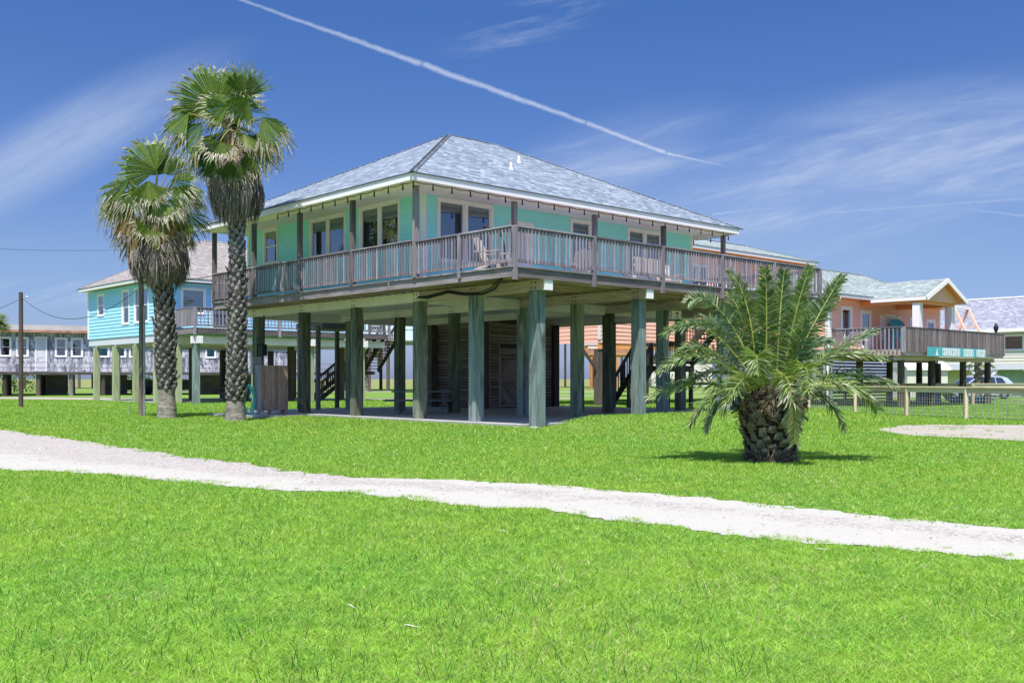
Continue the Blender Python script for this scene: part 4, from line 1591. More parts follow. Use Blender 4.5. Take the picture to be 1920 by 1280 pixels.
def fan_palm(x, y, label, axis, heart, leaves, skirt_z, skirt_r, ndead, seed, smooth_to, thatch, bushy=1.0, fillers=7):
    random.seed(seed)
    root = empty('fan_palm', (x, y, float(ground_h(x, y))), 0, label, 'palm tree', 'fan palms beside the house')
    tk = MB()
    zs = [a[0] for a in axis]
    pts, rs, cl = [], [], []
    for k in range(60):
        z = zs[0] + (zs[-1] - zs[0]) * k / 59
        xx, yy, r = axis_at(axis, z)
        if z < smooth_to:
            r *= 1 + 0.03 * math.sin(z * 40)
        pts.append((xx, yy, z)); rs.append(r)
        cl.append(mixc((0.40, 0.35, 0.30), (0.30, 0.26, 0.23), random.random()) if z < smooth_to else (0.06, 0.05, 0.045))
    tk.tube(pts, rs, 20, cols=cl)
    # fibres and scars on the smooth butt
    for i in range(260):
        z = random.uniform(0.02, smooth_to)
        xx, yy, r = axis_at(axis, z)
        a = random.uniform(0, 2 * math.pi)
        d = Vector((math.cos(a), math.sin(a), 0)); s = Vector((-d.y, d.x, 0))
        c = Vector((xx, yy, z)) + d * (r * 1.02)
        l = random.uniform(0.03, 0.12)
        w = 0.005
        mb_col = mixc((0.50, 0.45, 0.38), (0.13, 0.11, 0.09), random.random())
        tk.face([c - s * l - Vector((0, 0, w)), c + s * l - Vector((0, 0, w)), c + s * l + Vector((0, 0, w)), c - s * l + Vector((0, 0, w))], col=mb_col)
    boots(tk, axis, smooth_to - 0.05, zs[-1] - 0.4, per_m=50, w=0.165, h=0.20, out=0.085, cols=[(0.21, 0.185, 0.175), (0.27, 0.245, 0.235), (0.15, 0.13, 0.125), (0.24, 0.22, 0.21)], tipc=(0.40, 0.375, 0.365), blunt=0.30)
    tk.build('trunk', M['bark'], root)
    cr = MB()
    H = Vector(heart)
    for (hub, f, nrm, L, kw) in leaves:
        q = H + Vector(hub)
        petiole(cr, H + Vector((random.gauss(0, .05), random.gauss(0, .05), -0.1)), q, col=mixc((0.30, 0.34, 0.08), (0.40, 0.30, 0.10), random.random()))
        fan_leaf(cr, q, f, nrm, L, **kw)
    for i in range(fillers):                        # leaves on the far side, lower in the crown
        a = R(35 + 110 * i / max(1, fillers - 1)) + random.gauss(0, 0.2)
        el = random.uniform(-0.6, 0.9)
        d = Vector((math.cos(a) * 0.75, math.sin(a) * 0.9, el)).normalized()
        q = H + d * random.uniform(0.8, 1.15)
        petiole(cr, H, q)
        fan_leaf(cr, q, (d.x - 0.25, d.y, d.z - 0.3), (-d.x * d.z, -d.y * d.z, 1), random.uniform(0.8, 1.05), spread=85, droop=0.35, tipstart=0.7, sag=0.3)
    for i in range(6):                              # older leaves folding down over the thatch, all round
        a = i * 2.39996 + random.gauss(0, 0.2)
        d = Vector((math.cos(a), math.sin(a), 0))
        q = H + d * random.uniform(0.6, 0.9) * (1.2 if d.x < 0 else 0.9) + Vector((0, 0, random.uniform(-1.1, 0.0)))
        petiole(cr, H, q, col=(0.33, 0.30, 0.10))
        oc = random.choice([[(0.22, 0.24, 0.07), (0.30, 0.26, 0.10), (0.16, 0.19, 0.05)], GREENS, [(0.14, 0.18, 0.05), (0.10, 0.15, 0.04), (0.20, 0.22, 0.07)]])
        fan_leaf(cr, q, (d.x * 0.6 - 0.15, d.y * 0.6, -0.75), (-d.x, -d.y, 0.45), random.uniform(0.6, 0.85), spread=random.uniform(60, 85), droop=0.2, tipstart=random.uniform(0.35, 0.7), sag=0.25, cols=oc, messy=0.2)
    # spent flower stalks
    for s_ in ((0.95, 0.0, 1.35) if seed % 2 == 0 else (0.6, -0.1, 0.75),):
        for k in range(5):
            e = Vector(s_) * random.uniform(0.75, 1.08) + Vector((random.gauss(0, .05), random.gauss(0, .08), random.gauss(0, .04)))
            cr.tube([H, H + e * 0.5 + Vector((0.08, 0, -0.06)), H + e], [0.016, 0.010, 0.004], 4, cols=[(0.16, 0.11, 0.08)] * 3)
    cr.build('crown', M['leaf'], root)
    sk = MB()
    z_top = H.z - 0.85
    for i in range(ndead):
        t = (i + 0.5) / ndead
        z = z_top - (z_top - skirt_z - 0.9) * t
        a = i * 2.39996 + random.gauss(0, 0.15)
        xx, yy, r = axis_at(axis, min(z, axis[-1][0]))
        rad = skirt_r * (0.55 + 0.45 * math.sin(min(1, 0.25 + t * 0.95) * math.pi * 0.62)) * random.uniform(0.80, 1.0)
        if t > 0.75: rad *= 1 - (t - 0.75) * 1.1
        dead_strands(sk, (xx, yy), a, rad * 0.66, z, random.uniform(0.75, 1.15) * bushy, n=36, spreadw=random.uniform(0.18, 0.36), out=rad * 0.45)
    # petioles fanning down from the heart
    for i in range(34):
        a = i * 2.39996
        d = Vector((math.cos(a), math.sin(a), 0))
        L_ = random.uniform(0.7, 1.2)
        sk.tube([H + Vector((0, 0, -0.05)) + d * 0.08, H + d * 0.22 + Vector((0, 0, -0.3)), H + d * random.uniform(0.26, 0.42) + Vector((0, 0, -L_))], [0.035, 0.03, 0.018], 4,
                cols=[random.choice([(0.36, 0.36, 0.10), (0.30, 0.22, 0.18), (0.20, 0.13, 0.10), (0.42, 0.38, 0.16)])] * 3)
    for (hub, f, nrm, L) in thatch:
        fan_leaf(sk, H + Vector(hub), f, nrm, L, spread=70, droop=0.15, nseg=26, cols=[(0.42, 0.28, 0.13), (0.34, 0.22, 0.11), (0.50, 0.36, 0.18)], tips=GREY, tipstart=0.6, split=0.62, sag=0.3, fold=0.55)
    sk.build('dead_skirt', M['dead'], root)
    return root


K = dict
up_ = (0, -0.75, 0.65)
face = (0.0, -1.0, 0.15)
leavesB = [
    ((-.46, -.15, .58), (-.50, -.10, .86), (0.15, -1, .1), 1.66, K(spread=78, droop=0.10, tipstart=0.84, sag=0.12)),
    ((.40, -.10, .85), (.06, 0, 1), (.55, -.8, 0), 1.22, K(spread=60, droop=0.05, tipstart=0.9, split=0.62, fold=0.15)),
    ((.54, -.35, .78), (-.62, -.15, -.62), (.2, -1, .4), 0.98, K(spread=62, droop=0.12, tipstart=0.8)),
    ((-.20, .25, .75), (.25, .3, 1), face, 1.25, K(spread=70, droop=0.2, tipstart=0.8)),
    ((-.05, -.35, .55), (-.75, -.35, .15), (0, -.9, .5), 0.95, K(spread=80, droop=0.2, tipstart=0.82)),
    ((-1.25, .2, .72), (-1, 0, .12), (0, -.45, .9), 0.98, K(spread=85, droop=0.45, tipstart=0.62, sag=0.35)),
    ((-1.25, -.3, .33), (-.95, -.05, -.30), (-.1, -.6, .8), 1.12, K(spread=80, droop=0.42, tipstart=0.60, sag=0.35)),
    ((-.80, -.4, .02), (-.88, -.1, -.38), (-.2, -.75, .6), 1.30, K(spread=70, droop=0.45, tipstart=0.55, sag=0.35)),
    ((-.95, .5, .6), (-.9, .4, .3), (0, -.5, .9), 1.1, K(spread=80, droop=0.4, tipstart=0.7, sag=0.3)),
    ((.90, -.1, .28), (.80, 0, -.35), (.3, -.7, .65), 1.15, K(spread=75, droop=0.55, tipstart=0.60, sag=0.35)),
    ((.75, .5, .35), (.9, .3, -.1), (0, -.6, .8), 1.0, K(spread=80, droop=0.5, tipstart=0.65, sag=0.3)),
    ((.60, -.45, -.62), (.45, -.10, -.85), (.3, -1, .3), 1.15, K(spread=48, droop=0.15, tipstart=0.5, sag=0.1)),
    ((.18, -.80, -1.20), (.02, -.15, -1), (.05, -1, .0), 0.86, K(spread=62, droop=0.05, tipstart=0.55)),
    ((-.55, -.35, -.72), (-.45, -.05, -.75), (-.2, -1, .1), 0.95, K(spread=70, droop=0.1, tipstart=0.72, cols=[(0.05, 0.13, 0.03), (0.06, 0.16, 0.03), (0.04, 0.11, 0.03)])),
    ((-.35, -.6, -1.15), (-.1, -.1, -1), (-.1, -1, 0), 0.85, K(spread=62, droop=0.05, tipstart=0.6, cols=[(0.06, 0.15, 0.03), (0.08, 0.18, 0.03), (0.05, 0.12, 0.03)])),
    ((-.52, .35, 1.00), (-.35, .2, .9), face, 1.1, K(spread=70, droop=0.12, tipstart=0.75, sag=0.15)),
    ((.05, .3, 1.10), (.1, .3, .8), (0.4, -.9, .1), 0.95, K(spread=65, droop=0.12, tipstart=0.75)),
    ((.25, .0, .45), (.1, -.3, .9), (.0, -1, .2), 0.95, K(spread=75, droop=0.35, tipstart=0.7, sag=0.4)),
]
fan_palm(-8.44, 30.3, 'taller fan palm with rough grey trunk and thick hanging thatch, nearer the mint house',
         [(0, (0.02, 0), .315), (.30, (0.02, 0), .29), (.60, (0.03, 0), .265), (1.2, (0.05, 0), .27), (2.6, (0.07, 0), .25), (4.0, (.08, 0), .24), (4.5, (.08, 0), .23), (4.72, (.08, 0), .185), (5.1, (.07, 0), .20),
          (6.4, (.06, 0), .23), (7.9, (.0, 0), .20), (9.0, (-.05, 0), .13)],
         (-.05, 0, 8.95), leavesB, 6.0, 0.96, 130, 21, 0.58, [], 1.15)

leavesA = [
    ((.10, -.1, 1.12), (-.72, -.1, .62), (.1, -1, .1), 1.46, K(spread=76, droop=0.10, tipstart=0.86, sag=0.1)),
    ((.05, .15, 1.0), (-.15, .2, 1), face, 1.10, K(spread=70, droop=0.12, tipstart=0.8)),
    ((.35, .1, 1.0), (.25, .1, .95), (.2, -1, .1), 1.05, K(spread=68, droop=0.15, tipstart=0.8)),
    ((.56, -.1, .80), (.95, 0, .15), (0, -.75, .6), 1.05, K(spread=70, droop=0.3, tipstart=0.8, sag=0.2)),
    ((.70, -.25, .55), (.80, -.1, -.50), (.3, -.8, .5), 0.98, K(spread=60, droop=0.3, tipstart=0.7, sag=0.3)),
    ((.0, -.6, .68), (.12, -.35, -.95), (.1, -1, .25), 1.02, K(spread=66, droop=0.08, tipstart=0.72)),
    ((-.80, -.1, .80), (-1, 0, -.05), (0, -.6, .8), 1.18, K(spread=82, droop=0.45, tipstart=0.60, sag=0.35)),
    ((-.62, -.4, .28), (-.75, -.2, -.65), (-.2, -.9, .4), 1.20, K(spread=66, droop=0.2, tipstart=0.62, sag=0.2)),
    ((-1.15, .1, .50), (-.62, 0, -.78), (-.3, -.8, .4), 1.22, K(spread=70, droop=0.25, tipstart=0.50, sag=0.3)),
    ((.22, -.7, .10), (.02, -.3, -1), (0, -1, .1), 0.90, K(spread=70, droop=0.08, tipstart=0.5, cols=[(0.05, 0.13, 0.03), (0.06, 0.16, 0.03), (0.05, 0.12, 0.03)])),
    ((1.10, -.2, -.25), (.55, -.1, -.85), (.3, -1, .2), 0.88, K(spread=66, droop=0.2, tipstart=0.45, sag=0.3)),
    ((-1.0, .4, .75), (-.8, .4, .5), face, 1.0, K(spread=80, droop=0.4, tipstart=0.7, sag=0.3)),
    ((-.35, -.5, .40), (-.5, -.5, -.6), (-.2, -.9, .4), 0.9, K(spread=75, droop=0.25, tipstart=0.45, sag=0.3)),
    ((.45, -.5, .15), (.5, -.4, -.7), (.2, -.9, .4), 0.9, K(spread=75, droop=0.25, tipstart=0.5, sag=0.3)),
    ((.70, .4, .70), (.7, .4, .1), (0, -.6, .8), 1.0, K(spread=80, droop=0.4, tipstart=0.7, sag=0.3)),
]
fan_palm(-11.23, 32.4, 'shorter fan palm leaning left with brown thatch and pale smooth foot, beside the dark pole',
         [(0, (.0, 0), .32), (.25, (.0, 0), .30), (.85, (-.0, 0), .24), (1.0, (-.0, 0), .28), (2.0, (-.05, 0), .31), (3.2, (-.08, 0), .30), (4.5, (-.12, 0), .25), (5.8, (-.25, 0), .20), (7.0, (-.40, 0), .13)],
         (-.40, 0, 6.93), leavesA, 4.35, 1.08, 140, 34, 0.86,
         [((-.55, -.65, -.30), (-.35, -.15, -1), (-.2, -1, .25), 1.15), ((.25, -.75, -.65), (.15, -.1, -1), (.1, -1, .2), 1.2), ((-.25, -.7, -.85), (-.1, -.1, -1), (0, -1, .2), 1.1), ((.7, -.3, -.5), (.35, -.1, -1), (.4, -1, .2), 1.0)], 1.2)


# ------------------------------------------------------------------ the squat date palm
def frond(mb, base, ctrl, tip, nrm_up, n=62, ll=0.40, yellow=0.15, dry=0.0, twist=0.0):
    base, ctrl, tip = Vector(base), Vector(ctrl), Vector(tip)

    def B(t):
        return base * (1 - t) ** 2 + ctrl * 2 * t * (1 - t) + tip * t * t

    def T(t):
        return ((ctrl - base) * (1 - t) + (tip - ctrl) * t).normalized()
    g0 = random.choice([(0.13, 0.21, 0.10), (0.16, 0.245, 0.10), (0.105, 0.175, 0.095), (0.17, 0.27, 0.09)])
    g0 = mixc(g0, (0.34, 0.46, 0.06), yellow)
    pts = [B(t) for t in np.linspace(0, 1, 12)]
    rc = mixc((0.32, 0.36, 0.10), (0.42, 0.44, 0.12), random.random())
    mb.tube(pts, [0.022 * (1 - 0.85 * i / 11) + 0.003 for i in range(12)], 5, cols=[rc] * 12)
    upv = Vector(nrm_up).normalized()
    for i in range(n):
        t = 0.10 + 0.90 * (i + 0.5) / n
        p = B(t)
        d = T(t)
        s = d.cross(upv).normalized()
        nn = s.cross(d).normalized()
        prof = min(1.0, 0.25 + 2.6 * (t - 0.08)) * (1.0 - 0.55 * max(0, (t - 0.55) / 0.45) ** 1.5)
        for sg in (-1, 1):
            L = ll * prof * random.uniform(0.88, 1.08)
            fw = 0.38 + 0.62 * t ** 2
            el = random.choice((0.65, 0.45, 0.25, 0.05, -0.2)) + random.gauss(0, 0.10)
            dr = (s * sg * (1.0 - 0.3 * abs(el)) + d * fw + nn * el).normalized()
            e1 = p + dr * L * 0.5
            e2 = p + dr * L + Vector((random.gauss(0, .01), random.gauss(0, .01), -0.16 * L + random.gauss(0, .015)))
            w = 0.0122 * random.uniform(0.75, 1.2)
            wv = (nn * random.uniform(0.1, 1.0) + d * 0.85).cross(dr).cross(dr).normalized() * w
            c = mixc(g0, random.choice([(0.20, 0.30, 0.12), (0.09, 0.16, 0.07), (0.32, 0.38, 0.25)]), random.uniform(0, 0.6))
            tipc_ = c
            if random.random() < dry * (0.4 + t):
                c = mixc(c, (0.50, 0.44, 0.30), 0.75)
                tipc_ = (0.58, 0.52, 0.42)
            elif t > 0.75 and random.random() < 0.4:
                tipc_ = mixc(c, (0.5, 0.46, 0.3), 0.6)
            mb.face([p - wv * 0.6, e1 - wv, e1 + wv, p + wv * 0.6], col=c)
            mb.face([e1 - wv, e2 - wv * 0.08, e2 + wv * 0.08, e1 + wv], col=tipc_)


def date_palm():
    random.seed(77)
    x0, y0 = 4.05, 15.6
    root = empty('date_palm', (x0, y0, 0), 0, 'squat date palm with stout pineapple trunk and arching feathery fronds on the front lawn', 'palm tree')
    ax = [(0, (0, 0), .40), (.15, (0, 0), .375), (.4, (0, 0), .42), (.75, (0, 0), .50), (.95, (0, 0), .46), (1.1, (0, 0), .30), (1.25, (0, 0), .15)]
    tk = MB()
    pts = [(0, 0, z) for z in np.linspace(-0.02, 1.25, 16)]
    tk.tube(pts, [axis_at(ax, max(0, p[2]))[2] * 0.93 for p in pts], 22, cols=[(0.035, 0.028, 0.022)] * 16)
    boots(tk, ax, 0.06, 0.95, per_m=120, w=0.150, h=0.115, out=0.065, cols=[(0.20, 0.16, 0.13), (0.14, 0.11, 0.09), (0.26, 0.21, 0.17), (0.19, 0.17, 0.12)], tipc=(0.32, 0.27, 0.23), blunt=0.62)
    for i in range(900):                                    # roots and fibres
        a = random.uniform(0, 2 * math.pi)
        z = abs(random.gauss(0, 0.10)) if random.random() < 0.45 else random.uniform(0.5, 1.2)
        r = axis_at(ax, z)[2] * random.uniform(0.95, 1.16)
        d = Vector((math.cos(a), math.sin(a), 0)); s = Vector((-d.y, d.x, 0))
        c = d * r + Vector((0, 0, z))
        v = (s * random.gauss(0, 1) + Vector((0, 0, random.gauss(0, 0.8))) + d * random.gauss(0, 0.3)).normalized() * random.uniform(0.04, 0.14)
        w = Vector((0, 0, 0.004)) if abs(v.z) < 0.05 else s * 0.005
        tk.face([c - v - w, c + v - w, c + v + w, c - v + w], col=random.choice([(0.16, 0.12, 0.09), (0.06, 0.045, 0.035), (0.30, 0.24, 0.18), (0.22, 0.15, 0.09)]))
    tk.build('trunk', M['bark'], root)
    cr = MB()
    S = 119.7
    H = Vector((0.0, 0, 1.0))

    def at(px_, py_, dy):           # metres right of and above the heart of the crown
        return Vector(((px_ - 1458) / S, dy, (710 - py_) / S + 1.29))
    #          tip               dy    control (px,py,dy)      leaflet  yellow dry
    F_ = [((1384, 508), .10, (1432, 560), .05, .34, .35, .05), ((1437, 508), -.35, (1446, 590), -.25, .40, .05, .0), ((1492, 505), .25, (1478, 590), .15, .38, .1, .0),
          ((1534, 500), .05, (1500, 590), .05, .34, .30, .0), ((1597, 516), .10, (1545, 590), .05, .36, .0, .0), ((1305, 566), .05, (1362, 520), .05, .36, .0, .05),
          ((1262, 626), -.1, (1342, 560), .0, .38, .0, .05), ((1250, 694), -.15, (1335, 620), -.1, .38, .2, .10), ((1234, 745), .1, (1350, 690), .1, .36, .1, .05),
          ((1303, 792), -.25, (1355, 700), -.3, .34, .1, .15), ((1350, 768), -.75, (1395, 665), -.7, .34, .25, .05), ((1402, 700), -1.1, (1400, 620), -.9, .34, .2, .05),
          ((1652, 622), .1, (1560, 660), .1, .36, .0, .10), ((1662, 672), -.1, (1560, 640), -.1, .36, .3, .20), ((1690, 720), .1, (1580, 672), .1, .36, .0, .12),
          ((1645, 768), -.3, (1585, 680), -.4, .36, .25, .15), ((1468, 822), -1.05, (1462, 640), -1.1, .30, .25, .45), ((1482, 730), -1.3, (1500, 640), -1.0, .28, .45, .05),
          ((1395, 545), .5, (1425, 600), .3, .38, .15, .0), ((1560, 560), .8, (1520, 600), .5, .38, .0, .0),
          ((1340, 600), .8, (1390, 580), .5, .38, .0, .0), ((1300, 660), .9, (1370, 620), .6, .36, .0, .1), ((1600, 640), .9, (1550, 620), .6, .36, .0, .1),
          ((1450, 640), 1.6, (1452, 590), 1.0, .36, .0, .1),
          ((1520, 600), -.3, (1500, 640), -.2, .36, .1, .0), ((1300, 726), .5, (1370, 660), .4, .34, .0, .2),
          ((1590, 800), -.1, (1550, 700), -.1, .30, .2, .4), ((1340, 805), .2, (1375, 715), .2, .30, .0, .4)]
    for (tp, dy, ct, cdy, ll, ye, dr) in F_:
        T_ = at(tp[0], tp[1], dy)
        C_ = at(ct[0], ct[1], cdy)
        b = H + Vector((random.gauss(0, .05), random.gauss(0, .05), random.gauss(-.02, .04))) + Vector((T_.x, T_.y, 0)).normalized() * 0.12
        # the rachis looks up and outwards
        nu = (Vector((0, 0, 1)) - (T_ - b).normalized() * 0.3)
        if T_.z > 2.4:
            ll *= 0.74
            nu = Vector((-(T_.x) * 0.4, -0.55, 0.35))
        n = int(66 + 36 * (T_ - b).length)
        frond(cr, b, C_, T_, nu, n=n, ll=ll * 1.02, yellow=ye, dry=dr)
    cr.build('crown', M['leaf'], root)
    sk = MB()
    for i in range(46):                                     # browned stubs under the crown
        a = random.uniform(0, 2 * math.pi)
        d = Vector((math.cos(a), math.sin(a), 0))
        b = d * 0.34 + Vector((0, 0, random.uniform(0.78, 1.0)))
        tp = b + d * random.uniform(0.10, 0.34) + Vector((0, 0, random.uniform(-0.25, 0.12)))
        sk.tube([b, (b + tp) / 2 + Vector((0, 0, 0.03)), tp], [0.028, 0.02, 0.010], 5, cols=[random.choice([(0.20, 0.14, 0.09), (0.30, 0.23, 0.15), (0.12, 0.09, 0.07)])] * 3)
        for k in range(26):
            q = b.lerp(tp, random.random())
            v = Vector((random.gauss(0, 1), random.gauss(0, 1), random.gauss(-.3, 1))).normalized() * random.uniform(0.05, 0.16)
            w = v.cross(Vector((0.3, 0.5, 1))).normalized() * 0.005
            sk.face([q - w, q + v * 0.9 - w * 0.3, q + v + w * 0.3, q + w], col=random.choice([(0.28, 0.21, 0.14), (0.40, 0.32, 0.22), (0.14, 0.10, 0.07)]))
    sk.build('dead_fronds', M['dead'], root)


date_palm()


# ================================================================== NEIGHBOURING HOUSES
def pile_part(root, x, y, z1, w, mat, z0=-0.05, name='pile', rnd=False):
    mb = MB()
    if rnd:
        mb.tube([(x, y, z0), (x, y, z1)], [w * 0.55, w * 0.5], 10)
    else:
        mb.box(x - w / 2, x + w / 2, y - w / 2, y + w / 2, z0, z1)
    return mb.build(name, mat, root)


def cyan_house():
    r = empty('beach_house', (-18.6, 52.0, 0), ROT, 'turquoise stilt house with tan hipped roof behind the two fan palms', 'house')
    LX, LY = 11.6, 9.75
    z0, z1 = 3.62, 6.40
    ML = wallM((0, LY), (0, -1))
    MF = wallM((0, 0), (1, 0))
    MRt = wallM((LX, 0), (0, 1))
    MK = wallM((LX, LY), (-1, 0))
    # openings on the side wall measured from the far corner
    opL = [(LY - 8.25, LY - 7.15, 4.90, 6.20), (LY - 4.55, LY - 3.49, 4.28, 6.22), (LY - 2.83, LY - 0.9, 4.28, 6.22)]
    opF = [(1.35, 2.75, 4.75, 6.15), (3.05, 4.3, 3.95, 6.15), (6.2, 7.6, 4.75, 6.15)]
    mb = MB()
    siding(mb, ML, LY, z0, z1, opL, exp=0.19, t=0.022)
    siding(mb, MF, LX, z0, z1, opF, exp=0.19, t=0.022)
    siding(mb, MRt, LY, z0, z1, exp=0.19)
    siding(mb, MK, LX, z0, z1, exp=0.19)
    mb.build('wall', M['cyan'], r)
    for o in opL:
        window(r, ML, *o, lights=2 if o[1] - o[0] > 1.5 else 1, hung=True, blind=0.45)
    for o in opF:
        window(r, MF, *o, lights=1, blind=0.9)
    each_box('corner_trim', M['white'], r, [(-0.036, 0.10, -0.036, 0.12, z0, z1), (-0.036, 0.05, LY - 0.12, LY + 0.036, z0, z1)])
    hip_roof(r, -0.45, LX + 0.45, -0.45, LY + 0.45, 6.62, 2.85, M['roof_tan'], M['roof_tan'], None, 6.46, fas_h=0.16)
    sk = MB()
    sk.box(0.02, LX, 0.02, 0.06, 3.22, 3.62)
    sk.box(0.02, 0.06, 0.06, LY, 3.22, 3.62)
    sk.box(0.02, LX, LY - 0.04, LY, 3.22, 3.62)
    sk.box(0.06, LX, 0.06, LY - 0.04, 3.5, 3.6)
    sk.build('skirt_board', M['lilac'], r)
    # deck
    DX0, DX1, DY, zf = 1.0, 13.1, -2.45, 3.92
    db = MB()
    for i in range(16):
        y = DY + i * 0.152
        db.box(DX0, DX1, y, y + 0.144, zf - 0.04, zf)
    db.box(DX0, DX1, DY, DY + 0.05, 3.62, zf - 0.041)
    db.box(DX0, DX0 + 0.05, DY + 0.05, 0, 3.62, zf - 0.041)
    db.box(DX1 - 0.05, DX1, DY + 0.05, 0, 3.62, zf - 0.041)
    db.build('deck', M['weathered_dark'], r)
    railing(r, (DX0, 0), (DX0, -1.2), zf, 4.97, M['weathered'], spacing=0.07, bal=0.06)
    railing(r, (DX0, -1.25), (DX0, DY), zf, 4.97, M['weathered'], spacing=0.07, bal=0.06)
    xs = np.linspace(DX0, DX1, 6)
    for a, b in zip(xs[:-1], xs[1:]):
        railing(r, (a, DY), (b, DY), zf, 4.97, M['weathered'], spacing=0.2, bal=0.05)
    for a in xs:
        post(r, a, DY - 0.02, 3.55, 4.95, 0.12, M['weathered'])
    each_box('beam', M['cream_dull'], r, [(0.05 if y >= 0 else 1.0, 13.0, y - 0.1, y + 0.1, 3.12, 3.49) for y in (-2.05, 0.1, 2.9, 5.7, 8.6)])
    cols = [(x, y) for x in (1.25, 4.6, 8.0, 11.4) for y in (-2.05, 0.1, 5.7, 8.6)] + [(0.1, y) for y in (0.1, 2.85, 5.75, 8.7)]
    for i, (x, y) in enumerate(cols):
        pile_part(r, x, y, 3.12, 0.30, M['pile_green'] if y < 0 and x < 2 else M['pile_pale'] if (x < 1.5 or y < 0) else M['pile_dark'])
    each_box('beam_end_cap', M['white'], r, [(x - 0.17, x + 0.17, -2.5, -2.3, 3.12, 3.5) for x in (1.25, 4.6, 8.0, 11.4)])
    stairs(r, (10.2, 0.9), (12.4, 0.9), 0.1, 1.7, 1.0, M['pile_dark'])
    stairs(r, (13.5, 0.0), (13.5, -2.2), 1.75, 3.9, 1.0, M['pile_dark'])
    each_box('stair_landing', M['pile_dark'], r, [(12.4, 14.0, 0.3, 1.6, 1.55, 1.75)])
    sl = MB()
    sl.box(0.3, 12.5, 0.3, 9.0, -0.03, 0.05)
    sl.build('floor_slab', M['concrete'], r)
    return r


